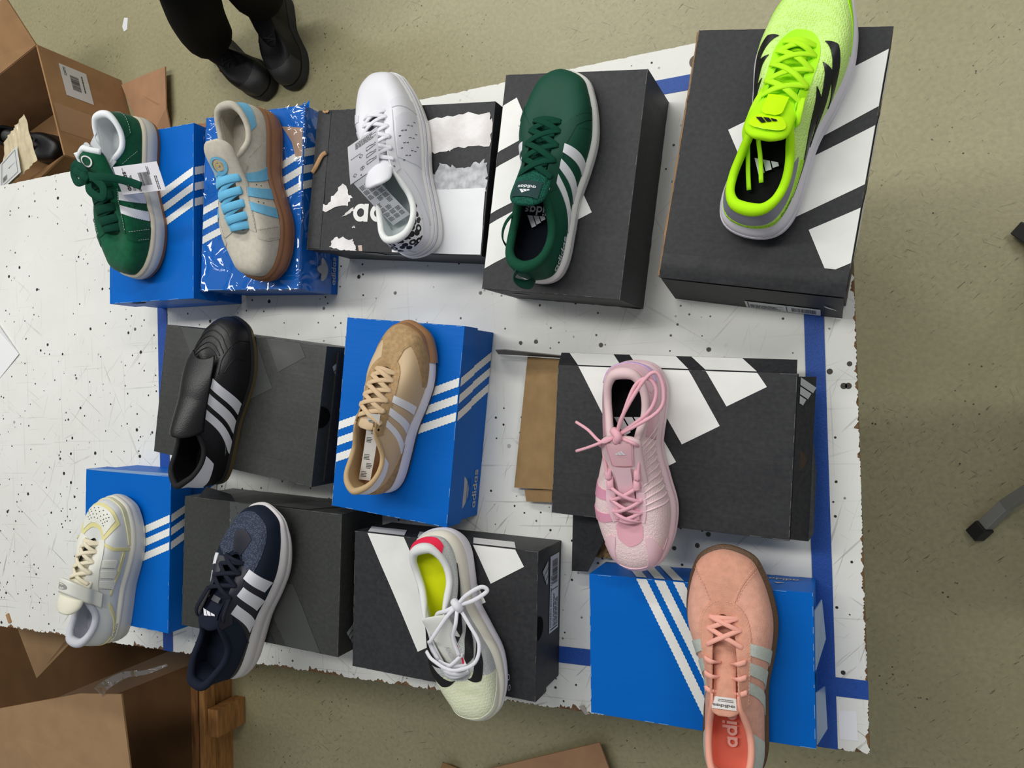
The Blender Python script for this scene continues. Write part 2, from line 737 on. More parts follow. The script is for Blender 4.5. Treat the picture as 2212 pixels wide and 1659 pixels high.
tag(o, 'small grey tape scrap hanging over the chipped table edge', 'scrap')
o = mesh('label_sticker', [(-.025, -.501, ZT + .0006), (-.001, -.500, ZT + .0006), (-.002, -.458, ZT + .0006), (-.026, -.460, ZT + .0006)], [(0, 1, 2, 3)],
         mat('sticker_white', rgb(240, 240, 244), .35))
tag(o, 'blank white sticker stuck on the table corner', 'sticker')

# ================================================================== shoe boxes
def carton_material(name, col, rough, wear=.12, dust=.05, line=0):
    m = bpy.data.materials.new(name)
    m.use_nodes = True
    nt = m.node_tree
    b = nt.nodes['Principled BSDF']
    b.inputs['Roughness'].default_value = rough
    tc = nt.nodes.new('ShaderNodeTexCoord')

    def noi(scale, detail=4, st=None):
        n = nt.nodes.new('ShaderNodeTexNoise')
        n.inputs['Scale'].default_value = scale
        n.inputs['Detail'].default_value = detail
        if st:
            mp = nt.nodes.new('ShaderNodeMapping')
            mp.inputs['Scale'].default_value = st
            nt.links.new(tc.outputs['Object'], mp.inputs[0])
            nt.links.new(mp.outputs[0], n.inputs['Vector'])
        else:
            nt.links.new(tc.outputs['Object'], n.inputs['Vector'])
        return n.outputs['Fac']

    r = nt.nodes.new('ShaderNodeValToRGB')
    r.color_ramp.elements[0].position = .3
    r.color_ramp.elements[1].position = .75
    r.color_ramp.elements[0].color = col
    r.color_ramp.elements[1].color = tuple(c + (0.5 - c) * dust for c in col[:3]) + (1,)
    nt.links.new(noi(160, 4), r.inputs[0])
    nt.links.new(r.outputs[0], b.inputs['Base Color'])
    bp = nt.nodes.new('ShaderNodeBump')
    bp.inputs['Strength'].default_value = .10
    bp.inputs['Distance'].default_value = .002
    nt.links.new(noi(12, 3, (1, 14, 1)), bp.inputs['Height'])
    nt.links.new(bp.outputs[0], b.inputs['Normal'])
    return m


BLUE = carton_material('blue_carton', rgb(0, 98, 190), .45, dust=.0)
BLUE.node_tree.nodes['Principled BSDF'].inputs['Specular IOR Level'].default_value = .12
BLACK = carton_material('black_carton', rgb(34, 35, 38), .55, dust=.03)
BLACK.node_tree.nodes['Principled BSDF'].inputs['Specular IOR Level'].default_value = .35
GREYBLK = carton_material('dark_grey_carton', rgb(46, 48, 44), .45, dust=.03)
PRINT_W = mat('white_print', rgb(236, 236, 232), .5, var=.02, vscale=40)
PRINT_G = mat('grey_varnish_print', rgb(66, 68, 65), .4)
PRINT_S = mat('silver_print', rgb(168, 170, 172), .45)
INK = mat('black_ink', rgb(28, 28, 30), .6)
HOLE = mat('shadowed_gap', rgb(10, 10, 11), .9, .1)
LABELM = mat('label_paper', rgb(204, 208, 212), .5)


WEAR_B = mat('worn_blue_edge', rgb(110, 160, 216), .6)
WEAR_K = mat('worn_grey_edge', rgb(88, 88, 90), .6)


class Box:
    pass


def shoe_box(name, label, x, y, ang, L, W_, H, m, lid_h=.045, group='shoe boxes on the table', sag=.0018, seed=0, splay=False):
    B = Box()
    B.L, B.W, B.H = L, W_, H
    B.root = thing(name, label, 'shoe box', (x, y, ZT), math.radians(ang), group)
    nz = Vector((seed * 3.1, seed * 1.7, 0))

    def disp(px, py):
        a = max(0, 1 - (2 * px / L) ** 2) * max(0, 1 - (2 * py / W_) ** 2)
        return -a * sag + noise.noise(Vector((px * 16, py * 16, 0)) + nz) * .0011 * min(1, a * 4)

    B.disp = disp
    mb = MB()
    nx, ny = 26, 26
    mb.grid(lambda a, b: ((a - .5) * L, (b - .5) * W_, H + disp((a - .5) * L, (b - .5) * W_)), nx, ny)
    wob = lambda t: noise.noise(Vector((t * 9, seed, 2))) * .0012
    for (ax, ay, bx, by) in ((-.5, -.5, .5, -.5), (.5, -.5, .5, .5), (.5, .5, -.5, .5), (-.5, .5, -.5, -.5)):
        def lip(a, b, ax=ax, ay=ay, bx=bx, by=by):
            px, py = (ax + (bx - ax) * a) * L, (ay + (by - ay) * a) * W_
            ox, oy = (by - ay), -(bx - ax)
            k = wob(a * 3 + ax) * b * min(a, 1 - a) * 4
            return (px + ox * k, py + oy * k, H - lid_h * b)
        mb.grid(lip, nx, 2, flip=True)
    o = mb.build('lid', m, B.root)
    bm = bmesh.new()
    bm.from_mesh(o.data)
    bmesh.ops.remove_doubles(bm, verts=bm.verts, dist=.0001)
    bmesh.ops.recalc_face_normals(bm, faces=bm.faces)
    bm.to_mesh(o.data)
    bm.free()
    md = o.modifiers.new('solid', 'SOLIDIFY')
    md.thickness = .0016
    md.offset = -1
    bevel(o, .0014, 2)
    B.lid = o
    t = .0028
    bo = MB().box(-L / 2 + t, L / 2 - t, -W_ / 2 + t, W_ / 2 - t, 0, H - .006).build('box_base', m, B.root)
    bevel(bo, .0015, 2)

    wl = MB()
    rr_ = random.Random(seed + 50)
    for (ax, ay, bx, by) in ((-.5, -.5, .5, -.5), (.5, -.5, .5, .5), (.5, .5, -.5, .5), (-.5, .5, -.5, -.5)):
        k = 46
        for i in range(k):
            if noise.noise(Vector((i * .35, seed * 2.3, ax * 3 + ay * 7))) + rr_.uniform(-.05, .05) < .08:
                continue
            wd_ = .0008 + .0005 * noise.noise(Vector((i * .2, seed, 3)))
            a_, b_ = i / k, (i + 1.02) / k
            pts = []
            for t_, w_ in ((a_, 0), (b_, 0), (b_, wd_), (a_, wd_)):
                px, py = (ax + (bx - ax) * t_) * L, (ay + (by - ay) * t_) * W_
                ix, iy = -(by - ay), (bx - ax)
                pts.append((px + ix * (w_ + .0006), py + iy * (w_ + .0006), H + .0005))
            n0 = len(wl.v)
            wl.v += [Vector(p_) for p_ in pts]
            wl.f.append((n0, n0 + 1, n0 + 2, n0 + 3))
    wl.build('worn_edge', WEAR_B if m is BLUE else WEAR_K, B.lid)['kind'] = 'stuff'

    def top(px, py, off=.0006):
        return Vector((px, py, H + disp(px, py) + off))

    B.top = top

    def quad(q, pm, name='printed_bar', off=.0006, n=10):
        a, b, c, d = [Vector((p[0], p[1], 0)) for p in q]

        def f(u, v):
            p = a.lerp(b, u).lerp(d.lerp(c, u), v)
            px = max(-L / 2 + .0012, min(L / 2 - .0012, p.x))
            py = max(-W_ / 2 + .0012, min(W_ / 2 - .0012, p.y))
            return top(px, py, off)
        g = MB().grid(f, n, n).build(name, pm, B.lid)
        return fix_normals(g)

    B.quad = quad

    def face(kind, off=.0008):
        """maps (s, z) on a side wall to a point; kind r, u, d, l"""
        if kind == 'r':
            return lambda s, z: Vector((L / 2 + off, s, z))
        if kind == 'u':
            return lambda s, z: Vector((s, W_ / 2 + off, z))
        if kind == 'd':
            return lambda s, z: Vector((s, -W_ / 2 - off, z))
        return lambda s, z: Vector((-L / 2 - off, s, z))

    B.face = face

    def stripe(A0, A1, B0, B1, pm, fn, teeth=36, d=.0011, name='printed_stripe'):
        """band between edge A0-A1 and edge B0-B1 with pinked edges"""
        A0, A1, B0, B1 = [Vector((p[0], p[1])) for p in (A0, A1, B0, B1)]
        perp = (A0 - B0).normalized()
        mb = MB()
        k = teeth * 2
        for i in range(k + 1):
            t_ = i / k
            z_ = d if i % 2 else 0
            for p in (A0.lerp(A1, t_) + perp * z_, (A0.lerp(A1, t_) + B0.lerp(B1, t_)) / 2, B0.lerp(B1, t_) - perp * z_):
                mb.v.append(Vector(fn(p.x, p.y)))
        for i in range(k):
            for j in range(2):
                mb.f.append((3 * i + j, 3 * i + 3 + j, 3 * i + 4 + j, 3 * i + 1 + j))
        return mb.build(name, pm, B.lid)

    B.stripe = stripe

    def three(y_right, y_left, w, pm=PRINT_W, xl=None):
        """three parallel stripes over the lid from left to right edge, wrapping down the right wall"""
        x0 = -L / 2 + .0012 if xl is None else xl
        x1 = L / 2 - .0012
        for k in range(3):
            yr, yl = y_right[k], y_left[k]
            stripe((x0, yl + w / 2), (x1, yr + w / 2), (x0, yl - w / 2), (x1, yr - w / 2), pm, top)
            sl = (yr - yl) / (x1 - x0)
            fr = face('r', .0008)
            zt = H - .0016
            z1 = H - lid_h + .001
            stripe((yr + w / 2, zt), (yr + w / 2 + sl * (zt - z1), z1), (yr - w / 2, zt), (yr - w / 2 + sl * (zt - z1), z1), pm, fr, teeth=8)
            z2 = H - lid_h - .001
            ex = sl * (H - lid_h) * .93
            fr2 = face('r', -t + .0006)
            a = sl * (zt - z1)
            stripe((yr + w / 2 + a, z2), (yr + w / 2 + a + ex, .002), (yr - w / 2 + a, z2), (yr - w / 2 + a + ex, .002), pm, fr2, teeth=8)

    B.three = three

    def emblem(kind, org, ex, ey, sc, pm, name=None):
        if kind == 'word':
            p, w = wordmark()
        elif kind == 'bars':
            p, w = bars()
        else:
            p = trefoil()
        return decal(name or ('lettering' if kind == 'word' else 'emblem'), p, fmap(org, ex, ey, sc), pm, B.root, Vector(ex).cross(Vector(ey)) * .00015 if kind == 'trefoil' else None)

    B.emblem = emblem

    def label_sticker(fn, s0, s1, z0, z1, seed=1, big='', along='s'):
        o = decal('size_label', [rect(s0, z0, s1, z1)], fn, LABELM, B.root)
        eps = Vector((.0003, -.0005, 0)) if abs(fn(0, 0).x) < .1 else Vector((.0004, 0, 0))
        f2 = lambda a, b: fn(a, b) + eps
        w, h = s1 - s0, z1 - z0
        decal('label_print', barcode(s0 + w * .62, z0 + h * .18, w * .32, h * .6, seed) +
              textlines(s0 + w * .06, z0 + h * .12, w * .45, h * .55, 5, seed) +
              [rect(s0 + w * .03, z0 + h * .1, s0 + w * .045, z0 + h * .9), rect(s0 + w * .55, z0 + h * .1, s0 + w * .56, z0 + h * .9)], f2, INK, B.root)
        return o

    B.label = label_sticker

    def finger_hole(y0, y1, z, depth, m=HOLE):
        fr = face('r', .0012)
        pts = [(y0 + (y1 - y0) * (.5 - .5 * math.cos(PI * i / 14)), z - depth * math.sin(PI * i / 14)) for i in range(15)]
        return decal('finger_hole', [pts], fr, m, B.root)

    B.finger_hole = finger_hole
    return B


def torn(B, pts, m, name='torn_paper', amp=.003, off=.0009, seed=1, sub=7):
    r = random.Random(seed)
    P = []
    n_ = len(pts)
    for i in range(n_):
        a, b = Vector((*pts[i], 0)), Vector((*pts[(i + 1) % n_], 0))
        for k in range(sub):
            p = a.lerp(b, k / sub)
            if k:
                p += Vector((r.uniform(-1, 1), r.uniform(-1, 1), 0)) * amp
            P.append((max(-B.L / 2 + .001, min(B.L / 2 - .001, p.x)), max(-B.W / 2 + .001, min(B.W / 2 - .001, p.y))))
    mb = MB().poly([(x, y, B.H + off) for x, y in P])
    return fix_normals(mb.build(name, m, B.root))


# --- box under the dark green suede shoe
b = shoe_box('shoe_box', 'blue shoe box with white stripes under the dark green suede shoe', -1.216, .366, -1.4, .221, .328, .127, BLUE, .06, seed=1)
b.three([.074, .0445, .0155], [-.0165, -.0485, -.0785], .0135)
b.finger_hole(-.02, -.02, .1, .001)
fd = b.face('d', .0012)
decal('finger_hole', [[(-.055 + .04 * (.5 - .5 * math.cos(PI * i / 12)), .127 - .012 * math.sin(PI * i / 12)) for i in range(13)]], fd, HOLE, b.root)

# --- box wrapped in clear film under the grey and light blue shoe
b = shoe_box('shoe_box', 'blue shoe box wrapped in shiny clear film under the beige and light blue shoe', -.979, .368, -3.8, .228, .322, .116, BLUE, .052, sag=.003, seed=2)
b.three([.0775, .048, .0205], [-.013, -.0405, -.0675], .0128)
fr = b.face('r', .0002)
b.emblem('trefoil', fr(-.118, .043), (0, 1, 0), (0, 0, 1), .030, PRINT_S)
b.emblem('word', fr(-.142, .012), (0, 1, 0), (0, 0, 1), .0088, PRINT_S)
tapeb = mat('brown_packing_tape', rgb(170, 142, 124), .3, .6, var=.05, vscale=40)
decal('brown_tape', [[(.064, .128), (.112, .121), (.112, .072), (.098, .071), (.088, .098), (.078, .112)]], lambda x, y: b.top(x, y, .0009), tapeb, b.root)
film = bpy.data.materials.new('clear_film')
film.use_nodes = True
nt = film.node_tree
nt.nodes.remove(nt.nodes['Principled BSDF'])
tr = nt.nodes.new('ShaderNodeBsdfTransparent')
gl = nt.nodes.new('ShaderNodeBsdfGlossy')
gl.inputs['Roughness'].default_value = .045
mx = nt.nodes.new('ShaderNodeMixShader')
mx.inputs[0].default_value = .085
nt.links.new(tr.outputs[0], mx.inputs[1])
nt.links.new(gl.outputs[0], mx.inputs[2])
nt.links.new(mx.outputs[0], nt.nodes['Material Output'].inputs[0])
tc = nt.nodes.new('ShaderNodeTexCoord')
nn_ = nt.nodes.new('ShaderNodeTexNoise')
nn_.inputs['Scale'].default_value = 22
nn_.inputs['Detail'].default_value = 5
nn_.inputs['Roughness'].default_value = .62
nn_.inputs['Distortion'].default_value = 1.2
nn_.noise_type = 'RIDGED_MULTIFRACTAL'
bp = nt.nodes.new('ShaderNodeBump')
bp.inputs['Strength'].default_value = 1.0
bp.inputs['Distance'].default_value = .012
nt.links.new(tc.outputs['Object'], nn_.inputs['Vector'])
nt.links.new(nn_.outputs['Fac'], bp.inputs['Height'])
nt.links.new(bp.outputs[0], gl.inputs['Normal'])


def wrap_film(a, c):
    L, W_, H = b.L + .004, b.W + .004, b.H
    x = (a - .5) * 2
    if abs(x) <= .6:
        px, pz = x / .6 * L / 2, H + .0022 + b.disp(max(-.5 * b.L, min(.5 * b.L, x / .6 * L / 2)), 0) * 0
    else:
        px = math.copysign(L / 2 + .002, x)
        pz = H + .0022 - (abs(x) - .6) / .4 * .09
    y = (c - .5) * W_
    return (px, y, pz + noise.noise(Vector((px * 40, y * 40, 3))) * .0012 + .0008)


MB().grid(wrap_film, 40, 40).build('clear_wrap', film, b.root, True)
# frayed corner
for k in range(7):
    r = random.Random(k)
    x, y = .108 + r.uniform(-.006, .006), .152 + r.uniform(-.01, .008)
    mesh('frayed_edge', [(x, y, b.H), (x + .012, y + r.uniform(-.006, .006), b.H + .002), (x + .006, y + .012, b.H - .006)], [(0, 1, 2)], BLUE, b.root)

# --- torn black box under the white shoe
b = shoe_box('shoe_box', 'battered black shoe box with torn white paper patches under the white shoe', -.670, .363, -7.4, .339, .240, .120, BLACK, .034, sag=.0, seed=3)
tornm = mat('torn_paper_fibre', rgb(216, 210, 208), .85, .2, col2=rgb(240, 238, 238), vscale=26, bump=.3, bscale=200)
greym = mat('torn_label_fibre', rgb(168, 170, 174), .85, .2, col2=rgb(206, 208, 212), vscale=90)
torn(b, [(.034, .094), (.107, .102), (.161, .103), (.168, .086), (.166, .05), (.102, .048), (.091, .044), (.043, .04), (-.02, .05), (-.02, .09)], tornm, seed=2)
torn(b, [(.082, .025), (.125, .017), (.160, .031), (.166, .012), (.168, -.02), (.070, -.019), (.066, .005)], greym, seed=3, amp=.004)
torn(b, [(.069, -.017), (.166, -.014), (.168, -.118), (.074, -.119)], mat('blank_label', rgb(230, 231, 234), .45, var=.02, vscale=30), 'label_remains', amp=.0004, off=.0012, seed=4, sub=3)
torn(b, [(-.16, -.059), (-.157, -.046), (-.131, -.039), (-.105, -.006), (-.082, -.03), (-.095, -.043)], tornm, seed=5)
torn(b, [(-.103, -.064), (-.079, -.046), (-.077, -.052)], tornm, seed=6, amp=.0015)
torn(b, [(-.122, -.114), (-.112, -.098), (-.074, -.099), (-.064, -.119), (-.094, -.12)], tornm, seed=7)
torn(b, [(-.078, -.080), (-.074, -.076), (-.071, -.081)], tornm, seed=8, amp=.001)
decal('printed_patch', [[(.004, -.107), (.033, -.108), (.042, -.119), (.005, -.119)]], lambda x, y: b.top(x, y, .0009), PRINT_W, b.root)
decal('tape_patch', [[(-.063, -.110), (-.055, -.109), (-.053, -.119), (-.060, -.119)]], lambda x, y: b.top(x, y, .0009), tapeb, b.root)
p, w = wordmark('ad')
decal('lettering', p, lambda x, y: b.top(-.078 + x * .030, -.070 + y * .030, .0009), PRINT_W, b.root)
fd = b.face('d', .001)
b.emblem('word', fd(-.022, .090), (1, 0, 0), (0, 0, 1), .0088, PRINT_S)
for dz in (0,):
    decal('printed_patch', [[(-.062, .118), (-.028, .118), (-.012, .088), (-.040, .088)]], fd, mat('dull_varnish', rgb(104, 98, 94), .5), b.root)
# crushed edge strip and a tear
mb = MB()
mb.grid(lambda a, c: (-.1695 + .028 * a, (c - .5) * .236, b.H + .0008 + .0045 * math.sin(a * PI) * (.4 + .6 * abs(noise.noise(Vector((c * 5, 0, 1)))))), 5, 24)
mb.build('crushed_edge', BLACK, b.root, True)
mb = MB()
mb.ribbon(spline([(-.168, .012, b.H + .004), (-.158, .022, b.H + .008), (-.150, .040, b.H + .006), (-.142, .046, b.H + .005)], 5), Vector((.3, -.3, .9)), .007, .0015)
mb.build('torn_flap', kraft, b.root, True)
torn(b, [(-.158, .117), (-.146, .119), (-.143, .116), (-.150, .113)], kraft, 'frayed_edge', .0015, .005, 9)

# --- black box with big white bars under the dark green shoe
b = shoe_box('shoe_box', 'black shoe box with big white bars under the smooth green white-striped shoe', -.377, .313, -8.8, .221, .326, .135, BLACK, .135, seed=4)
for q in ([(-.111, .115), (-.088, .128), (-.057, .074), (-.111, .045)], [(-.111, .022), (-.032, .065), (.0, .011), (-.111, -.048)], [(-.111, -.064), (.021, .010), (.052, -.040), (-.111, -.132)]):
    b.quad(q, PRINT_W)
fd = b.face('d', .001)
b.emblem('bars', fd(-.085, .085), (1, 0, 0), (0, 0, 1), .022, PRINT_G)
decal('dark_seam', [rect(-.1105, .1326, .1105, .1335)], fd, HOLE, b.root)
decal('finger_hole', [[(.070, .003), (.109, .003), (.109, .016), (.100, .016)]], fd, HOLE, b.root)

# --- black box under the neon shoe
b = shoe_box('shoe_box', 'black shoe box with big white bars and size label under the neon yellow shoe', -.086, .311, -11.0, .246, .345, .120, BLACK, .116, sag=.003, seed=5)
for q in ([(-.061, .037), (.122, .144), (.122, .072), (-.025, -.024)], [(.002, -.026), (.122, .048), (.122, -.027), (.036, -.080)], [(.064, -.090), (.122, -.057), (.122, -.128), (.095, -.144)]):
    b.quad(q, PRINT_W)
fr = b.face('r', .0009)
for ya, yb in ((.145, .075), (.050, -.024), (-.055, -.128)):
    decal('printed_bar', [[(ya, .118), (yb, .118), (yb + .06, .006), (ya + .06 if ya < .09 else .17, .006)]], fr, PRINT_W, b.root)
fd = b.face('d', .001)
fdn = lambda q, z: Vector((q, -b.W / 2 - .0022 - (.116 - z) / .116 * .017, z))
MB().grid(lambda a, c: fdn(-.121 + .242 * a, .002 + .112 * c) + Vector((0, .0012, 0)), 8, 4).build('front_panel', BLACK, b.root)
b.label(fdn, -.012, .092, .008, .044, 5)
decal('torn_corner', [[(.096, .070), (.110, .056), (.114, .050), (.100, .060)]], lambda q, z: fdn(q, z) + Vector((0, -.0006, 0)), PRINT_W, b.root)
# split corrugated seam down one side
mb = MB()
mb.grid(lambda a, c: (-.1232 - .004 * math.sin(a * PI) - .0015 * noise.noise(Vector((c * 30, a, 0))), -.170 + .342 * c, b.H - .002 - .012 * a), 3, 50)
mb.build('split_seam', kraft, b.root, True)
mb = MB()
mb.grid(lambda a, c: (-.122 + .244 * a, -.1725 + .034 * c, b.H + .0012 + .004 * math.sin(c * PI * .8) + .001 * noise.noise(Vector((a * 12, c * 3, 5)))), 30, 5)
mb.build('crushed_edge', BLACK, b.root, True)

# --- dark grey box under the black leather shoe
b = shoe_box('shoe_box', 'dark grey shoe box with faint bars under the black and white leather shoe', -1.011, .005, -9.2, .373, .243, .130, GREYBLK, .128, seed=6)
for q in ([(-.149, .121), (-.072, .121), (.014, -.003), (-.049, -.035)], [(-.050, .121), (.028, .121), (.079, .035), (.021, .003)], [(.055, .121), (.129, .121), (.144, .098), (.089, .065)]):
    b.quad(q, PRINT_G)
fr = b.face('r', .001)
b.emblem('bars', fr(.055, .085), (0, 1, 0), (0, 0, 1), .028, PRINT_S)
b.finger_hole(-.020, .018, .129, .028)
MB().box(.1865, .190, -.115, .112, .02, .100).build('tuck_flap', BLACK, b.root)

# --- blue box under the tan shoe
b = shoe_box('shoe_box', 'blue shoe box with white stripes and flower emblem under the tan shoe', -.684, -.031, -7.2, .225, .323, .115, BLUE, .048, seed=7)
b.three([.072, .045, .017], [-.0235, -.051, -.079], .0130)
fr = b.face('r', -.002)
b.emblem('trefoil', fr(-.112, .056), (0, 1, 0), (0, 0, 1), .040, PRINT_S)
for dz in (.050, .043, .036):
    decal('emblem_line', [rect(-.128, dz, -.090, dz + .0022)], b.face('r', -.0016), BLUE, b.root)
b.emblem('word', fr(-.143, .014), (0, 1, 0), (0, 0, 1), .0112, PRINT_S)

# --- flattened black box under the pink shoe
b = shoe_box('shoe_box', 'opened black shoe box with white bars and brown inside flap under the pink shoe', -.242, -.078, -4.3, .346, .228, .090, BLACK, .03, seed=8)
for q in ([(-.14, .1135), (-.072, .1135), (.014, -.020), (-.043, -.054)], [(-.047, .1135), (.026, .1135), (.073, .036), (.021, .006)], [(.05, .1135), (.12, .1135), (.134, .094), (.081, .064)]):
    b.quad(q, PRINT_W)


def plate(B, name, pts, m, th=.0018):
    mb = MB().poly(pts)
    o = fix_normals(mb.build(name, m, B.root))
    md = o.modifiers.new('solid', 'SOLIDIFY')
    md.thickness = th
    md.offset = 0
    return o


plate(b, 'side_flap', [(-.172, .1145, .0905), (.172, .1145, .0905), (.170, .133, .060), (-.179, .133, .060)], BLACK)
for xa, xb, xc, xd in ((-.140, -.072, -.094, -.165), (-.047, .026, .001, -.069), (.05, .12, .096, .024)):
    decal('printed_bar', [[(xa, .1148), (xb, .1148), (xc, .1335), (xd, .1335)]], lambda x, y: Vector((x, y, .0932 - (y - .1145) * 1.64)), PRINT_W, b.root)
plate(b, 'end_flap', [(.1735, .110, .088), (.195, .111, .060), (.195, .024, .060), (.201, -.021, .058), (.202, -.105, .060), (.195, -.117, .060), (.1735, -.112, .088)], BLACK)
decal('finger_hole', [[(.1765 + .012 * math.sin(PI * i / 12), .014 - .037 * i / 12) for i in range(13)]], lambda x, y: Vector((x, y, .0875 - (x - .175) * 1.3)), mat('gap_brown', rgb(58, 46, 34), .9), b.root)
p, w = bars()
decal('emblem', p, lambda x, y: Vector((.177 + y * .022, .066 + x * .026, .0878 - (y * .022) * 1.3)), PRINT_S, b.root)
plate(b, 'open_flap', [(-.256, .127, .012), (-.176, .123, .030), (-.176, -.087, .030), (-.270, -.094, .012)], kraft_d)
plate(b, 'open_flap_tab', [(-.251, -.096, .012), (-.198, -.090, .022), (-.199, -.110, .020), (-.247, -.115, .012)], kraft_d)
plate(b, 'dust_flap', [(-.312, .130, .009), (-.190, .127, .009), (-.180, .129, .055), (-.280, .136, .052), (-.300, .135, .046)], mat('grey_board', rgb(86, 86, 84), .6), .0015)
plate(b, 'corner_flap', [(-.157, -.115, .034), (-.103, -.115, .034), (-.098, -.145, .036), (-.130, -.213, .026), (-.158, -.216, .024)], BLACK)
mb = MB().grid(lambda a, c: (-.130 + .040 * a, -.190 + .04 * c, .012 + .014 * abs(noise.noise(Vector((a * 4, c * 4, 9))))), 10, 10)
mb.build('crumpled_kraft_paper', kraft_d, b.root)

# --- blue box under the cream shoe
b = shoe_box('shoe_box', 'blue shoe box with taped corner under the cream shoe with ankle strap', -1.305, -.277, -2.7, .232, .299, .120, BLUE, .05, seed=9)
b.three([.069, .044, .017], [-.026, -.052, -.079], .0135)
plate(b, 'lifted_flap', [(-.112, .148, .1205), (-.095, .152, .119), (.110, .153, .112), (.113, .148, .1200)], mat('pale_blue_wear', rgb(120, 150, 190), .3), .001)

# --- dark grey box under the navy shoe
b = shoe_box('shoe_box', 'dark grey shoe box with clear tape patch under the navy shoe', -.972, -.300, -3.4, .355, .242, .125, GREYBLK, .123, seed=10)
b.quad([(-.005, -.010), (.078, -.011), (.141, -.1195), (.068, -.1195)], PRINT_G)
b.quad([(-.034, -.085), (.003, -.061), (.043, -.1195), (.005, -.1195)], mat('darker_varnish', rgb(46, 47, 47), .4))
film2 = film.copy()
film2.node_tree.nodes['Mix Shader'].inputs[0].default_value = .22
mb = MB().grid(lambda a, c: tuple(b.top(-.067 + .049 * a, .046 + .0735 * c, .0012 + .0006 * abs(noise.noise(Vector((a * 9, c * 30, 4)))))), 12, 24)
mb.build('clear_tape', film2, b.root, True)
fr = b.face('r', .001)
b.emblem('bars', fr(-.113, .082), (0, 1, 0), (0, 0, 1), .024, PRINT_S)
fu = b.face('u', .001)
decal('printed_bar', [[(.02, .122), (.10, .122), (.15, .04), (.07, .04)]], fu, PRINT_G, b.root)
plate(b, 'torn_flap', [(-.150, .120, .120), (-.060, .121, .121), (-.09, .128, .100), (-.155, .136, .095)], BLACK)

# --- black box under the white running shoe
b = shoe_box('shoe_box', 'black shoe box with white bars and size label under the white racing shoe', -.611, -.342, -2.8, .335, .230, .110, BLACK, .045, seed=11)
for q in ([(-.142, .1138), (-.071, .1138), (.013, -.041), (-.041, -.071)], [(-.046, .1138), (.030, .1138), (.080, .026), (.021, -.007)], [(.056, .1138), (.129, .1138), (.144, .089), (.088, .056)]):
    b.quad(q, PRINT_W)
fu = b.face('u', .001)
for xa, xb in ((-.142, -.071), (-.046, .030), (.056, .129)):
    decal('printed_bar', [[(xa, .109), (xb, .109), (xb - .02, .068), (xa - .02, .068)]], fu, PRINT_W, b.root)
fr = b.face('r', .001)
b.emblem('bars', fr(.050, .070), (0, 1, 0), (0, 0, 1), .026, PRINT_S)
fr = b.face('r', -.002)
b.label(fr, -.028, .095, .012, .052, 3)
p, w = font_polys('ADIZERO BOSTON 13 W', .0075, True)
decal('label_print', p, lambda x, y: fr(-.02 + x, .0445 + y) + Vector((.0006, 0, 0)), INK, b.root)
fr = b.face('r', .001)
b.finger_hole(-.022, .015, .109, .022)

# --- blue box under the salmon shoe
b = shoe_box('shoe_box', 'blue shoe box with steep white stripes under the salmon suede shoe', -.209, -.375, -.8, .315, .209, .090, BLUE, .088, seed=12)
for k in range(3):
    xa = -.0775 + .027 * k
    x2 = xa + (.0955) * (.2076 / .191)
    b.stripe((xa - .0072, .1035), (x2 - .0072, -.1035), (xa + .0072, .1035), (x2 + .0072, -.1035), PRINT_W, b.top, 40, .0011)
    fu = b.face('u', .001)
    b.stripe((xa - .0072, .0885), (xa - .0072 - .040, .002), (xa + .0072, .0885), (xa + .0072 - .040, .002), PRINT_W, fu, 12, .0011)
b.emblem('word', fu(.136, .022), (-1, 0, 0), (0, 0, 1), .0085, PRINT_S)
b.emblem('bars', fu(.120, .048), (-1, 0, 0), (0, 0, 1), .010, PRINT_S)
plate(b, 'end_flap', [(.1585, .080, .086), (.166, .085, .045), (.170, .03, .04), (.1585, .0, .086)], mat('pale_blue_wear', None), .0015)
plate(b, 'end_flap', [(.1585, -.03, .086), (.168, -.035, .045), (.170, -.095, .04), (.1585, -.100, .086)], mat('pale_blue_wear', None), .0015)
decal('finger_hole', [[(0 - .028 * i / 10, .088 - .02 * math.sin(PI * i / 10)) for i in range(11)]], b.face('r', .0012), HOLE, b.root)

# ================================================================== sneaker builder
class Loop:
    """closed smooth curve through knots (u, point)"""

    def __init__(s, kn):
        kn = sorted(kn, key=lambda k: k[0])
        s.u = [k[0] for k in kn]
        s.p = [Vector(k[1]) for k in kn]
        n_ = len(kn)
        s.m = []
        for i in range(n_):
            a, b = (i - 1) % n_, (i + 1) % n_
            ua = s.u[a] - (1 if i == 0 else 0)
            ub = s.u[b] + (1 if i == n_ - 1 else 0)
            s.m.append((s.p[b] - s.p[a]) / (ub - ua))

    def __call__(s, u):
        u = u % 1.0
        n_ = len(s.u)
        i = n_ - 1
        for k in range(n_):
            if s.u[k] > u:
                i = k - 1
                break
        if i < 0:
            i = n_ - 1
        j = (i + 1) % n_
        ua, ub = s.u[i], s.u[j]
        if ub <= ua:
            ub += 1
            if u < ua:
                u += 1
        h = ub - ua
        t = (u - ua) / h
        t2, t3 = t * t, t * t * t
        return s.p[i] * (2 * t3 - 3 * t2 + 1) + s.m[i] * (h * (t3 - 2 * t2 + t)) + s.p[j] * (-2 * t3 + 3 * t2) + s.m[j] * (h * (t3 - t2))


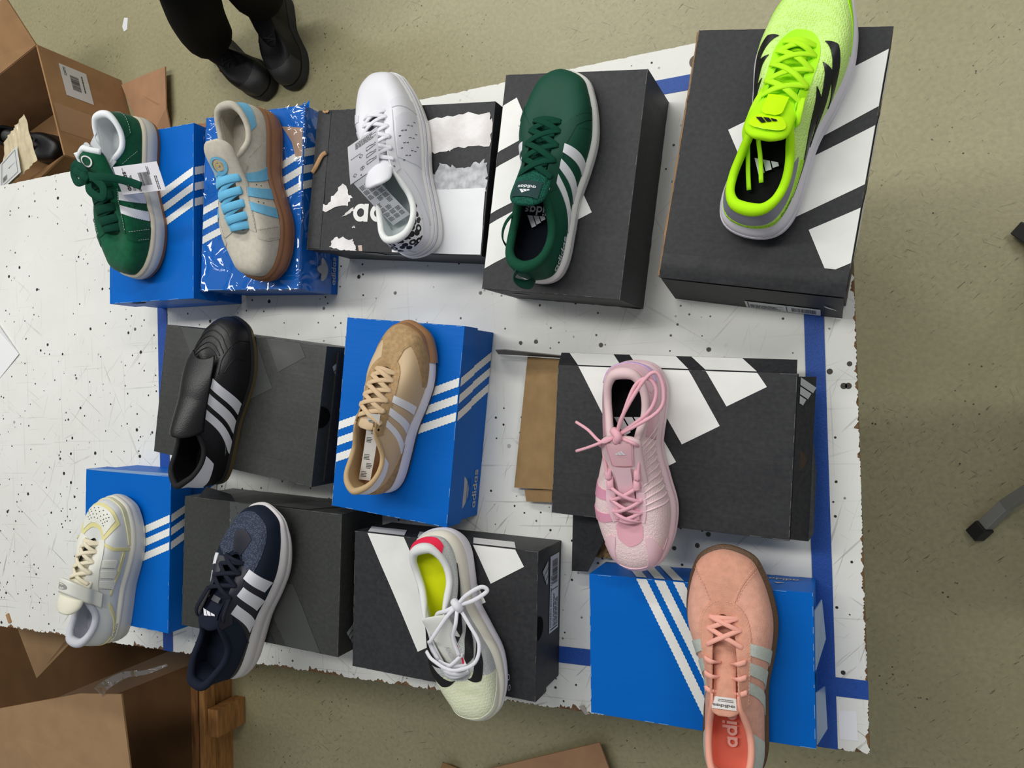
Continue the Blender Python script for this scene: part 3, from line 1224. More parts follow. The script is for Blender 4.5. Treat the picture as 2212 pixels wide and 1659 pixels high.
def fn1(ct):
    """smooth 1-D function through (x, value) points"""
    xs = [c[0] for c in ct]
    ys = [c[1] for c in ct]
    n_ = len(ct)
    ms = []
    for i in range(n_):
        a, b = max(i - 1, 0), min(i + 1, n_ - 1)
        ms.append((ys[b] - ys[a]) / (xs[b] - xs[a]))

    def f(x):
        if x <= xs[0]:
            return ys[0]
        if x >= xs[-1]:
            return ys[-1]
        i = 0
        while xs[i + 1] < x:
            i += 1
        h = xs[i + 1] - xs[i]
        t = (x - xs[i]) / h
        t2, t3 = t * t, t * t * t
        return ys[i] * (2 * t3 - 3 * t2 + 1) + ms[i] * h * (t3 - 2 * t2 + t) + ys[i + 1] * (-2 * t3 + 3 * t2) + ms[i + 1] * h * (t3 - t2)
    return f


def sstep(a, b, x):
    t = max(0, min(1, (x - a) / (b - a)))
    return t * t * (3 - 2 * t)


PK = [0, .04, .08, .15, .27, .40, .54, .67, .79, .88, .95, 1.0]
XK = [0, .012, .045, .12, .25, .40, .55, .68, .80, .898, .966, 1.0]
YLAT = [0, .066, .104, .127, .132, .134, .160, .174, .158, .127, .085]
YMED = [0, .066, .104, .125, .118, .106, .138, .168, .162, .138, .098]
TP = [0, .05, .10, .17, .25, .33, .40, .46, .56, .66, .76, .86, 1.0]
TX = [.030, .045, .095, .17, .25, .325, .385, .43, .52, .605, .68, .722, .738]
TY = [0, .060, .096, .110, .105, .088, .070, .063, .058, .054, .047, .030, 0]
TZ = [.292, .288, .268, .240, .238, .276, .314, .318, .298, .270, .242, .224, .215]


def lp(p):
    return p / 2


def rp(p):
    return 1 - p / 2


class Shoe:
    def __init__(s, name, label, x, y, z, ang, L, group=None, w=1.0, wh=1.0, tip=.016, zs=None, bot=None, top=None, toe_a=1.0, toe_g=.5,
                 inset=.0015, tilt=(0, 0), taper=1.0, bulge=.005, rot=None, mid=1.0):
        s.L = L
        s.root = thing(name, label, 'shoe', (x, y, z), math.radians(ang), group)
        if rot:
            s.root.rotation_euler = (math.radians(rot[0]), math.radians(rot[1]), math.radians(ang))
        kn = []
        for i, p in enumerate(PK):
            ww = wh + (w - wh) * sstep(.2, .6, p)
            tp = 1 + (taper - 1) * sstep(.7, 1, p)
            md = 1 + (mid - 1) * math.exp(-((p - .42) / .13) ** 2)
            if p == 1.0:
                kn.append((.5, (L, tip * L, 0)))
            elif p == 0:
                kn.append((0, (0, 0, 0)))
            else:
                kn.append((p / 2, (XK[i] * L, YMED[i] * ww * tp * md * L, 0)))
                kn.append((1 - p / 2, (XK[i] * L, -YLAT[i] * ww * tp * md * L, 0)))
        s.out = Loop(kn)
        t = dict(x=list(TX), y=list(TY), z=list(TZ))
        if top:
            for k, v in top.items():
                if isinstance(v, dict):
                    for i, q in v.items():
                        t[k][i] = q
                elif isinstance(v, list):
                    t[k] = v
                else:
                    t[k] = [q * v for q in t[k]]
        kn = []
        for i, p in enumerate(TP):
            q = (t['x'][i] * L, t['y'][i] * L, t['z'][i] * L)
            c = .010 * L * sstep(.5, 1, p)
            if p in (0, 1.0):
                kn.append((p / 2, (q[0], c * 1.2, q[2])))
            else:
                kn.append((p / 2, (q[0], q[1] + c, q[2])))
                kn.append((1 - p / 2, (q[0], -q[1] + c, q[2])))
        s.topl = Loop(kn)
        s.zs = fn1([(a * L, b) for a, b in (zs or [(0, .026), (.5, .024), (.85, .026), (1, .030)])])
        s.bot = fn1([(a * L, b) for a, b in (bot or [(0, .003), (.06, 0), (.72, 0), (.9, .005), (1, .012)])])
        s.toe_a, s.toe_g, s.bulge, s.inset = toe_a, toe_g, bulge, inset
        s.NU = 240
        s.rib = []
        for i in range(s.NU):
            u = i / s.NU
            p = 2 * min(u, 1 - u)
            o_ = s.outoff(u, -inset)
            P0 = Vector((o_.x, o_.y, s.zs(o_.x)))
            P3 = s.topl(u)
            h = Vector((P0.x - P3.x, P0.y - P3.y, 0))
            d = h.length
            out = h.normalized() if d > 1e-6 else Vector((-1, 0, 0))
            dz = P3.z - P0.z
            k = sstep(.38, .78, p)
            kh = 1 - sstep(.0, .16, p)
            P1 = P0 + Vector((0, 0, dz * (.38 + (toe_a - .38) * k))) + out * (bulge * (1 - .25 * k) + .003 * kh)
            P2 = P3 + out * (d * (.22 + (toe_g - .22) * k)) - Vector((0, 0, dz * (.33 * (1 - k) - .02 * k)))
            s.rib.append((P0, P1, P2, P3))

    def outoff(s, u, off):
        a, b = s.out(u - .003), s.out(u + .003)
        t = (b - a)
        n_ = Vector((-t.y, t.x, 0)).normalized()   # loop runs heel -> left -> toe -> right: outward is left of travel
        p = s.out(u)
        return p + n_ * off

    def S(s, u, v):
        u = (u % 1.0) * s.NU
        i = int(u) % s.NU
        f = u - int(u)
        A, B = s.rib[i], s.rib[(i + 1) % s.NU]
        P = [A[k].lerp(B[k], f) for k in range(4)]
        w = 1 - v
        return P[0] * (w ** 3) + P[1] * (3 * w * w * v) + P[2] * (3 * w * v * v) + P[3] * (v ** 3)

    def N(s, u, v):
        e = .004
        a = s.S(u + e, v) - s.S(u - e, v)
        v0, v1 = max(0, v - .02), min(1, v + .02)
        b = s.S(u, v1) - s.S(u, v0)
        n_ = b.cross(a)
        if n_.length < 1e-9:
            return Vector((0, 0, 1))
        n_.normalize()
        return n_

    def at(s, u, v, off=0):
        return s.S(u, v) + s.N(u, v) * off

    # ---- parts
    def upper(s, m, name='upper', nu=168, nv=22):
        mb = MB().grid(lambda a, b: s.S(a, b), nu, nv, closed_u=True, flip=True)
        return mb.build(name, m, s.root, True)

    def lining(s, m, pmax=.62, th=.006, name='lining', v0=.14):
        mb = MB().grid(lambda a, b: s.at((a - .5) * pmax, v0 + (1 - v0) * b, -th * (1 if b < 1 else .6)), 72, 12)
        return mb.build(name, m, s.root, True)

    def insole(s, m, z=.006, k=.80, name='insole'):
        mb = MB()
        n_ = 40
        for i in range(n_ + 1):
            p = .002 + .96 * i / n_
            a, b = s.S(lp(p), .12), s.S(rp(p), .12)
            c = (a + b) / 2
            for t in range(7):
                q = a.lerp(b, t / 6)
                q = c + (q - c) * (k + .1)
                mb.v.append(Vector((q.x, q.y, s.zs(q.x) + z + .004 * abs(t / 3 - 1) ** 2)))
        for i in range(n_):
            for t in range(6):
                mb.f.append((i * 7 + t, i * 7 + t + 1, (i + 1) * 7 + t + 1, (i + 1) * 7 + t))
        return mb.build(name, m, s.root, True)

    def collar(s, m, pmax=.40, r=.0055, name='collar', rh=None, down=.35):
        pts, rad = [], []
        n_ = 72
        for i in range(n_ + 1):
            u = (i / n_ - .5) * pmax
            p = abs(u) * 2
            k = 1 - sstep(pmax * .72, pmax, p)
            rr = (r + ((rh or r) - r) * (1 - sstep(0, .12, p))) * (.35 + .65 * k)
            q = s.topl(u)
            inn = s.N(u, .97)
            pts.append(q - inn * rr * .55 - Vector((0, 0, rr * down)))
            rad.append(rr)
        return MB().tube(pts, rad, 12).build(name, m, s.root, True)

    def band(s, name, m, z0, o0, z1, o1, n=5, bulge=0, nu=168, u0=0, u1=1, cap_top=.004, cap_bot=False, lat=None):
        """sole layer; z as functions of x, o outward offsets"""
        zf0 = z0 if callable(z0) else (lambda x: z0)
        zf1 = z1 if callable(z1) else (lambda x: z1)
        of0 = o0 if callable(o0) else (lambda x: o0)
        of1 = o1 if callable(o1) else (lambda x: o1)

        def f(a, b):
            u = u0 + (u1 - u0) * a
            x = s.out(u).x
            off = of0(x) + (of1(x) - of0(x)) * b + bulge * math.sin(PI * b)
            q = s.outoff(u, off)
            return (q.x, q.y, zf0(x) + (zf1(x) - zf0(x)) * b)
        full = abs(u1 - u0 - 1) < 1e-6
        mb = MB().grid(f, nu, n, closed_u=full, flip=True)
        if cap_top and full and True:
            def g(a, b):
                x = s.out(a).x
                q = s.outoff(a, of1(x) - cap_top * b)
                return (q.x, q.y, zf1(x) + (-.0012 * b))
            mb.grid(g, nu, 2, closed_u=True, flip=True)
        if cap_bot and full:
            n0 = len(mb.v)
            half = nu // 2
            for i in range(nu):
                u = i / nu
                x = s.out(u).x
                q = s.outoff(u, of0(x))
                mb.v.append(Vector((q.x, q.y, zf0(x))))
            for i in range(half):
                a, b_, c, d = n0 + i, n0 + i + 1, n0 + (nu - i - 1) % nu, n0 + (nu - i) % nu
                mb.f.append((a, b_, c, d) if i > 0 else (a, b_, c))
        o = mb.build(name, m, s.root, True)
        if full:
            fix_normals(o)
        return o

    def patch(s, name, A, B, m, off=.0011, na=28, nb=6, zig=0, teeth=20, skirt=True, smooth=True):
        """overlay between the polylines A and B given in (u, v)"""
        def res(P, n_):
            d = [0]
            for i in range(len(P) - 1):
                d.append(d[-1] + math.hypot((P[i + 1][0] - P[i][0]) * 3, P[i + 1][1] - P[i][1]))
            out = []
            for k in range(n_ + 1):
                t = d[-1] * k / n_
                i = 0
                while i < len(P) - 2 and d[i + 1] < t:
                    i += 1
                f = (t - d[i]) / max(1e-9, d[i + 1] - d[i])
                out.append((P[i][0] + (P[i + 1][0] - P[i][0]) * f, P[i][1] + (P[i + 1][1] - P[i][1]) * f))
            return out
        if zig:
            na = teeth * 2
        a, b = res(A, na), res(B, na)
        mb = MB()
        rows = []
        for i in range(na + 1):
            row = []
            z_ = zig if (zig and i % 2) else 0
            for j in range(nb + 1):
                f = j / nb
                f = -z_ + f * (1 + 2 * z_)
                u, v = a[i][0] + (b[i][0] - a[i][0]) * f, a[i][1] + (b[i][1] - a[i][1]) * f
                v = max(0, min(1, v))
                row.append((u, v))
            rows.append(row)
        W2 = nb + 1
        for row in rows:
            for u, v in row:
                mb.v.append(s.at(u, v, off))
        for i in range(na):
            for j in range(nb):
                mb.f.append((i * W2 + j, i * W2 + j + 1, (i + 1) * W2 + j + 1, (i + 1) * W2 + j))
        if skirt:
            border = [(0, j) for j in range(nb)] + [(i, nb) for i in range(na)] + [(na, j) for j in range(nb, 0, -1)] + [(i, 0) for i in range(na, 0, -1)]
            n0 = len(mb.v)
            for i, j in border:
                mb.v.append(s.at(*rows[i][j], off))
            for i, j in border:
                mb.v.append(s.at(*rows[i][j], -.0008))
            k = len(border)
            for i in range(k):
                mb.f.append((n0 + i, n0 + (i + 1) % k, n0 + k + (i + 1) % k, n0 + k + i))
        o = mb.build(name, m, s.root, smooth)
        return fix_normals(o)

    def stripes(s, m, side, tops, bots, wt, wb, v0=.03, v1=.86, off=.0012, zig=0, name='stripe', teeth=14, curve=0, lean=0):
        f = lp if side > 0 else rp
        for pt, pb in zip(tops, bots):
            A, B = [], []
            for k in range(9):
                t = k / 8
                v = v1 + (v0 - v1) * t
                c = pt + (pb - pt) * t + curve * math.sin(PI * t)
                w = (wt + (wb - wt) * t) / 2
                A.append((f(c - w), v + lean * .5))
                B.append((f(c + w), v - lean * .5))
            s.patch(name, A, B, m, off, na=20, nb=4, zig=zig, teeth=teeth)

    def blade(s, f, tip, mid1, mid2, tail, hw, m, off=.0014, name='stripe'):
        A = [tip, (mid1[0], mid1[1] + hw), (mid2[0], mid2[1] + hw), tail]
        B = [tip, (mid1[0], mid1[1] - hw), (mid2[0], mid2[1] - hw), tail]
        g = lambda P: [(f(p), max(.03, v)) for p, v in P]
        return s.patch(name, g(A), g(B), m, off, na=30, nb=5)

    def dots(s, name, pts, r, m, off=.0006, n_=8):
        mb = MB()
        for u, v in pts:
            c = s.at(u, v, off)
            nn = s.N(u, v)
            a = nn.orthogonal().normalized()
            b = nn.cross(a)
            mb.fan([c + (a * math.cos(2 * PI * k / n_) + b * math.sin(2 * PI * k / n_)) * r for k in range(n_)], c)
        return mb.build(name, m, s.root)

    def stitch(s, pts, m, name='stitching', step=.0042, r=.00035, off=.0014, dash=.6):
        """sewn line along (u, v) points"""
        P = []
        for i in range(len(pts) - 1):
            for k in range(24):
                t = k / 24
                P.append((pts[i][0] + (pts[i + 1][0] - pts[i][0]) * t, pts[i][1] + (pts[i + 1][1] - pts[i][1]) * t))
        W3 = [s.at(u, v, off) for u, v in P]
        mb = MB()
        acc = 0
        last = W3[0]
        for i in range(1, len(W3)):
            acc += (W3[i] - W3[i - 1]).length
            if acc >= step:
                d = W3[i] - last
                mb.tube([last, last + d * dash], r, 4, False)
                last = W3[i]
                acc = 0
        if mb.v:
            return mb.build(name, m, s.root)

    def seam(s, pts, m, r=.0007, off=.0004, name='seam'):
        P = spline([(u * 10, v, 0) for u, v in pts], 8)
        return MB().tube([s.at(q.x / 10, q.y, off) for q in P], r, 6).build(name, m, s.root, True)

    def text(s, polys, u0, v0, du, dv, sc, m, off=.0016, name='lettering'):
        """print on the upper: text x axis along du(u), y axis along dv(v) at start (u0, v0), in metres"""
        o = s.at(u0, v0)
        eu = s.at(u0 + du[0] * .01, v0 + du[1] * .03) - o
        ev = s.at(u0 + dv[0] * .01, v0 + dv[1] * .03) - o
        lu, lv = eu.length, ev.length

        def f(x, y):
            a, b = x * sc / lu, y * sc / lv
            return s.at(u0 + du[0] * .01 * a + dv[0] * .01 * b, min(.99, v0 + du[1] * .03 * a + dv[1] * .03 * b), off)
        return decal(name, polys, f, m, s.root)

    def tpatch(s, name, m, a0, a1, y0, y1, off=.0018, w1=None, n_=8, round_=0):
        """label lying on the tongue from a0 to a1, half width y0 at a0 and y1 at a1"""
        def f(u, v):
            hw = y0 + (y1 - y0) * v
            if round_:
                hw *= math.sqrt(max(0, 1 - (2 * v - 1) ** 2)) if round_ == 2 else math.sqrt(max(0, 1 - max(0, (v - .7) / .3) ** 2 * .8))
            return s.on_tongue(a0 + (a1 - a0) * v, (2 * u - 1) * hw, off)
        return fix_normals(MB().grid(f, n_, n_ + 2).build(name, m, s.root, True))

    def tongue(s, m, secs, name='tongue', arch=.35, dz=.013):
        """secs: (x, z, half width, thickness) fractions of L for x; metres for the rest"""
        secs = [(a, b + dz, c, d) for a, b, c, d in secs]
        f0 = secs[0]
        secs = [(f0[0] + .055, f0[1] - .012, f0[2] * 1.0, f0[3])] + [(a, b, c * (1.3 if i < 2 else 1.12 if i == 2 else 1), d) for i, (a, b, c, d) in enumerate(secs)]
        P = [Vector((a * s.L, b, 0)) for a, b, c, d in secs]
        wd = fn1([(i / (len(secs) - 1), q[2]) for i, q in enumerate(secs)])
        td = fn1([(i / (len(secs) - 1), q[3]) for i, q in enumerate(secs)])
        C_ = spline(P, 8)
        n_ = len(C_) - 1
        cy = .010 * s.L

        def f(a, b):
            i = min(n_, int(a * n_ + .5))
            c = C_[i]
            t = (C_[min(i + 1, n_)] - C_[max(i - 1, 0)]).normalized()
            nn = Vector((t.y, -t.x, 0))            # in (x, z) plane, upward
            if nn.y < 0:
                nn = -nn
            w, th = wd(a), td(a)
            e = 1
            if a > .80:
                e = math.sqrt(max(0, 1 - ((a - .80) / .20) ** 2 * .88))
                th = th * (.35 + .65 * e)
            ang = 2 * PI * b
            cx = math.copysign(abs(math.cos(ang)) ** .6, math.cos(ang))
            yy = w * e * cx
            hh = th * .5 * math.copysign(abs(math.sin(ang)) ** .8, math.sin(ang))
            sag = arch * w * (yy / w) ** 2 if w else 0
            hgt = hh - sag
            return (c.x + nn.x * hgt, cy * sstep(0, 1, 1 - a * .6) + yy, c.y + nn.y * hgt)
        mb = MB().grid(f, n_, 20, closed_v=True)
        o = mb.build(name, m, s.root, True)
        # end cap
        bm = bmesh.new()
        bm.from_mesh(o.data)
        bmesh.ops.holes_fill(bm, edges=[e for e in bm.edges if e.is_boundary], sides=40)
        bmesh.ops.recalc_face_normals(bm, faces=bm.faces)
        bm.to_mesh(o.data)
        bm.free()
        s.tg = (C_, wd, td, cy, arch)
        return o

    def on_tongue(s, a, y, off=.0012):
        """point on the tongue's upper face; a 0..1 from throat to tip, y metres across"""
        C_, wd, td, cy, arch = s.tg
        n_ = len(C_) - 1
        k0 = 8 / n_
        a = min(1, k0 + a * (1 - k0))
        fi = a * n_
        i = min(n_ - 1, int(fi))
        c = C_[i].lerp(C_[i + 1], fi - i)
        t = (C_[i + 1] - C_[i]).normalized()
        nn = Vector((t.y, -t.x, 0))
        if nn.y < 0:
            nn = -nn
        w, th = wd(a), td(a)
        h = th * .5 * (.5 + .5 * math.sqrt(max(0, 1 - (y / w) ** 2))) - arch * w * (y / w) ** 2 + off
        return Vector((c.x + nn.x * h, cy * sstep(0, 1, 1 - a * .6) + y, c.y + nn.y * h))

    def eyelet(s, side, p, v=.92, off=0):
        return s.at(lp(p) if side > 0 else rp(p), v, off)

    def laces(s, m, ps, v=.92, width=.006, thick=.0016, arch=.006, style='cross', name='lace', bars=True, ev=None, lift=.0022, first_bar=True, skip=()):
        mb = MB()
        n_ = len(ps)

        def nrm(side, p):
            return s.N(lp(p) if side > 0 else rp(p), v)

        def run(sa, pa, sb, pb, up, wd=width, av=v, bv=v):
            a0 = s.eyelet(sa, pa, av)
            b0 = s.eyelet(sb, pb, bv)
            na, nb_ = nrm(sa, pa), nrm(sb, pb)
            z = Vector((0, 0, 1))
            mid = (a0 + b0) / 2
            nm = (na + nb_).normalized()
            oa = Vector((a0.x - mid.x, a0.y - mid.y, 0)).normalized()
            ob = Vector((b0.x - mid.x, b0.y - mid.y, 0)).normalized()
            pts = [a0 - na * .002 + oa * .0025, a0 + na * (lift + up * .4) + oa * .0012, a0.lerp(b0, .25) + nm * (arch * .75 + lift + up), mid + nm * (arch + lift + up),
                   a0.lerp(b0, .75) + nm * (arch * .75 + lift + up), b0 + nb_ * (lift + up * .4) + ob * .0012, b0 - nb_ * .002 + ob * .0025]
            nn = [na, na, nm, nm, nm, nb_, nb_]
            P = spline(pts, 5)
            NN = [nn[min(6, int(i / 5 + .5))] for i in range(len(P))]
            for i in range(len(P)):
                t = i / 5
                k = min(5, int(t))
                NN[i] = nn[k].lerp(nn[k + 1], t - k)
            mb.ribbon(P, NN, wd, thick)
        if first_bar:
            run(1, ps[0], -1, ps[0], 0)
        for i in range(n_ - 1):
            if i in skip:
                continue
            if style == 'cross':
                run(1, ps[i], -1, ps[i + 1], .0 if i % 2 else .0016)
                run(-1, ps[i], 1, ps[i + 1], .0016 if i % 2 else 0)
            elif style == 'bar':
                run(-1, ps[i], 1, ps[i + 1], -.0012, width * .8)
                run(1, ps[i + 1], -1, ps[i + 1] - (ps[1] - ps[0]) * .25, .0014)
        return mb.build(name, m, s.root, True)

    def loose(s, pts, m, width=.006, thick=.0015, nrm=None, name='lace_end', n_=6, tube=False):
        P = spline(pts, n_)
        if tube:
            return MB().tube(P, width / 2, 8).build(name, m, s.root, True)
        return MB().ribbon(P, nrm or Vector((0, .25, 1)).normalized(), width, thick).build(name, m, s.root, True)

    def eyelets(s, ps, m, v=.92, r=.0022, name='eyelet', off=.0016):
        for sd in (1, -1):
            for p in ps:
                s.dots(name, [(lp(p) if sd > 0 else rp(p), v)], r, m, off)

    def place(s, x, y, z):
        return Vector((x, y, z))

# ================================================================== the shoes
WHITE_R = mat('white_rubber', rgb(232, 230, 228), .45)
GUM = mat('gum_rubber', rgb(150, 100, 62), .5)
DARK_IN = mat('dark_lining', rgb(18, 19, 22), .85, .2)
BLK = mat('black_leather', rgb(17, 17, 19), .40, .5, bump=.25, bscale=500)
TISSUE = mat('white_tissue', rgb(232, 234, 238), .75, transl=0)
STW = mat('white_thread', rgb(214, 222, 214), .7)


def campus(label, x, y, z, ang, L, suede, suede2, stripe_m, lace_m, sole_m, out_m, lip_m, lining_m, tongue_m, heel_m, thread, lw=.0150):
    s = Shoe('sneaker', label, x, y, z, ang, L, 'sneakers on shoe boxes', w=1.05, wh=1.05, tip=.035, zs=[(0, .036), (.4, .033), (.8, .032), (1, .036)],
             bot=[(0, .003), (.07, 0), (.75, 0), (.92, .004), (1, .010)], toe_a=1.12, toe_g=.55, bulge=.007,
             top=dict(z=1.08, y=1.0), inset=.003)
    s.band('outsole', out_m, s.bot, .001, lambda x: s.bot(x) + .007, .003, n=2, cap_bot=True)
    s.band('midsole', sole_m, lambda x: s.bot(x) + .007, .0022, lambda x: s.zs(x) - .004, .0015, n=5, bulge=.0022)
    s.band('sole_lip', lip_m, lambda x: s.zs(x) - .004, .0022, lambda x: s.zs(x) + .003, -.001, n=3, bulge=.0012, cap_top=.006)
    s.upper(suede)
    s.lining(lining_m, .62, .008)
    s.insole(lining_m)
    s.collar(lining_m, .42, .0050, rh=.0075)
    s.tongue(tongue_m, [(.70, .046, .016, .006), (.58, .064, .021, .010), (.46, .084, .025, .013), (.36, .103, .029, .015), (.28, .117, .031, .014)], arch=.25)
    # eyestay overlay both sides
    for f in (lp, rp):
        s.patch('eyestay', [(f(.395), .62), (f(.45), .66), (f(.58), .66), (f(.70), .62), (f(.80), .60)],
                [(f(.37), .985), (f(.44), .985), (f(.58), .985), (f(.70), .985), (f(.84), .985)], suede2, .0013, na=36, nb=6)
        s.stitch([(f(.40), .645), (f(.45), .685), (f(.58), .685), (f(.70), .645), (f(.79), .625)], thread)
        s.patch('toe_wing', [(f(.70), .02), (f(.74), .30), (f(.775), .58)], [(f(.78), .02), (f(.81), .25), (f(.83), .56)], suede2, .0010, na=14, nb=5)
        s.stitch([(f(.715), .05), (f(.75), .32), (f(.78), .55)], thread)
        s.stitch([(f(.775), .05), (f(.80), .28)], thread)
    # heel tab
    s.patch('heel_tab', [(-.10, .97), (-.05, .985), (0, .985), (.05, .985), (.10, .97)], [(-.085, .60), (-.04, .52), (0, .50), (.04, .52), (.085, .60)], heel_m, .0015, na=30, nb=6)
    s.stitch([(.082, .62), (.04, .55), (0, .53), (-.04, .55), (-.082, .62)], thread)
    s.stitch([(lp(.27), .30), (lp(.31), .55), (lp(.36), .72)], thread)
    for sd in (1, -1):
        s.stripes(stripe_m, sd, [.475, .560, .645], [.40, .515, .63], .050, .058, .03, .66, .0015, zig=.07, teeth=16)
    for f in (lp, rp):
        s.dots('perforations', [(f(p), v) for p, v in ((.485, .28), (.49, .40), (.59, .28), (.595, .40))], .0011, HOLE, .0006)
    ps = [.80, .725, .65, .575, .50, .43]
    s.laces(lace_m, ps, .90, lw, .0026, .009, 'bar', first_bar=True)
    s.eyelets([.40], HOLE, .90, .0024)
    return s


GREEN_S = mat('green_suede', rgb(8, 84, 54), .95, .2, var=.14, vscale=90, bump=.4, bscale=900, sheen=.15)
GREEN_S2 = mat('green_suede_panel', rgb(6, 76, 50), .95, .2, var=.14, vscale=90, bump=.4, bscale=900, sheen=.15)
GREEN_L = mat('dark_green_lace', rgb(10, 64, 48), .9, .2, bump=.15, bscale=900, bkind='wave')
WHITE_P = mat('white_padding', rgb(228, 232, 234), .85, .2)
OFFW_R = mat('offwhite_rubber', rgb(206, 204, 196), .5, bump=.2, bscale=600)
CREAM_R = mat('cream_rubber', rgb(216, 206, 184), .5)
s = campus('dark green suede sneaker with fat green laces, white stripes and a hanging price tag', -1.229, .547, .867, -89.7, .302, GREEN_S, GREEN_S2,
           mat('white_leather', rgb(226, 226, 230), .5, bump=.15, bscale=400), GREEN_L, OFFW_R, GUM, CREAM_R, WHITE_P, GREEN_S, GREEN_S2, STW)
# white edge of the tongue and its round emblem
C_, wd, td, cy, ar = s.tg
MB().tube([s.on_tongue(.40 + .55 * t, wd(.5 + .42 * t) * .99 * -1, -.004) for t in [i / 20 for i in range(21)]], .006, 10).build('tongue_padding', WHITE_P, s.root, True)
MB().tube([s.on_tongue(.99 - .12 * abs(t - .5) * 2, (t - .5) * 2 * .027, -.006) for t in [i / 20 for i in range(21)]], .006, 10).build('tongue_padding', WHITE_P, s.root, True)
decal('tongue_emblem', ring(0, 0, .0125, .0095, 28), lambda x, y: s.on_tongue(.80 + y * 7, x, .0018), WHITE_R, s.root)
# bow of green lace on top
K = s.on_tongue(.60, 0, .014)
for pts in ([K, K + Vector((.002, .020, .010)), K + Vector((.022, .040, .004)), K + Vector((.040, .034, .002)), K + Vector((.026, .012, .008)), K],
            [K, K + Vector((-.018, -.010, .006)), K + Vector((-.026, -.030, .004)), K + Vector((-.012, -.040, -.002)), K + Vector((.006, -.022, .004)), K],
            [K, K + Vector((.004, .020, .010)), K + Vector((.006, .048, .004)), K + Vector((.012, .075, -.018)), K + Vector((.020, .094, -.030))],
            [K, K + Vector((-.012, -.020, .008)), K + Vector((-.030, -.036, -.002)), K + Vector((-.042, -.040, -.010))]):
    s.loose(pts, GREEN_L, .014, .0022, Vector((.2, .3, 1)).normalized())
MB().tube(spline([K + Vector((-.006, -.006, .002)), K + Vector((0, 0, .008)), K + Vector((.006, .007, .004))], 4), .008, 10).build('lace_knot', GREEN_L, s.root, True)
# spare white laces stuffed into the opening
zin = .092
MB2 = [([(.05, -.02, zin), (.07, .0, zin + .018), (.10, .018, zin + .014), (.13, .02, zin - .004)], .018),
       ([(.12, -.026, zin - .004), (.13, -.005, zin + .012), (.12, .016, zin + .010), (.10, .026, zin)], .019),
       ([(.09, -.030, zin + .004), (.075, -.018, zin + .020), (.09, -.002, zin + .022), (.12, .006, zin + .01), (.15, -.008, zin - .006)], .016),
       ([(.14, -.024, zin - .01), (.155, -.004, zin + .004), (.150, .018, zin - .002)], .014)]
SPL = mat('white_flat_lace', rgb(230, 234, 238), .8, .2, bump=.6, bscale=700, bkind='wave')
for pts, w_ in MB2:
    s.loose(pts, SPL, w_, .003, Vector((.1, .1, 1)).normalized(), 'spare_white_lace')
GREENSHOE = s

BEIGE_S = mat('beige_suede', rgb(196, 190, 176), .95, .2, var=.06, vscale=120, bump=.35, bscale=900, sheen=.1)
BEIGE_S2 = mat('beige_suede_panel', rgb(188, 182, 168), .95, .2, var=.06, vscale=120, bump=.35, bscale=900, sheen=.1)
SKY = mat('sky_blue_suede', rgb(112, 178, 212), .9, .2, var=.05, vscale=120, bump=.3, bscale=800)
SKYL = mat('sky_blue_lace', rgb(108, 184, 222), .9, .2, bump=.15, bscale=900, bkind='wave')
GUM2 = mat('brown_gum_rubber', rgb(140, 96, 66), .5, bump=.15, bscale=500)
s = campus('beige suede sneaker with sky blue laces, blue stripes and brown gum sole', -.944, .516, .8595, -87.2, .300, BEIGE_S, BEIGE_S2, SKY, SKYL, GUM2, GUM2,
           mat('brown_gum_lip', rgb(128, 88, 60), .5), BEIGE_S2, BEIGE_S, SKY, mat('beige_thread', rgb(150, 142, 128), .8), .0135)
decal('tongue_emblem', ring(0, 0, .0165, .0120, 28), lambda x, y: s.on_tongue(.66 + y * 7, x - .002, .0016), SKY, s.root)
decal('tongue_emblem', ring(0, 0, .0085, .0065, 24) + [[(a * .006, b * .006) for a, b in q] for q in trefoil()], lambda x, y: s.on_tongue(.66 + y * 7, x - .002, .0026),
      mat('gold_thread', rgb(196, 172, 110), .5), s.root)

# ---------------------------------------------------------------- white court shoe
WL = mat('white_smooth_leather', rgb(226, 226, 232), .42, .4, bump=.06, bscale=500)
WL2 = mat('white_leather_panel', rgb(220, 220, 227), .42, .4, bump=.06, bscale=500)
WSEAM = mat('white_seam', rgb(196, 196, 206), .5)
s = Shoe('sneaker', 'plain white leather sneaker with leopard print heel tab and paper tags', -.615, .232, .8632, 101.6, .301, 'sneakers on shoe boxes', w=.97, wh=.98, zs=[(0, .030), (.5, .026), (1, .030)],
         toe_a=1.0, toe_g=.52, top=dict(z=.98))
s.band('outsole', WHITE_R, s.bot, .002, lambda x: s.zs(x) - .013, .0042, n=4, bulge=.001, cap_bot=True)
s.band('midsole', WL2, lambda x: s.zs(x) - .013, .0022, lambda x: s.zs(x) - .004, .0030, n=3, bulge=.001)
s.band('sole_lip', WHITE_R, lambda x: s.zs(x) - .004, .0012, lambda x: s.zs(x) + .003, -.001, n=3, bulge=.001, cap_top=.005)
s.upper(WL)
LINW = mat('pale_mesh_lining', rgb(214, 222, 222), .85, .2)
s.lining(LINW, .62, .006)
s.insole(LINW)
s.collar(mat('white_soft_collar', rgb(232, 234, 232), .8, .2), .42, .0048, rh=.0062)
s.tongue(WL, [(.70, .042, .014, .004), (.58, .057, .019, .006), (.46, .074, .022, .008), (.36, .090, .024, .009), (.30, .099, .024, .008)], arch=.28)
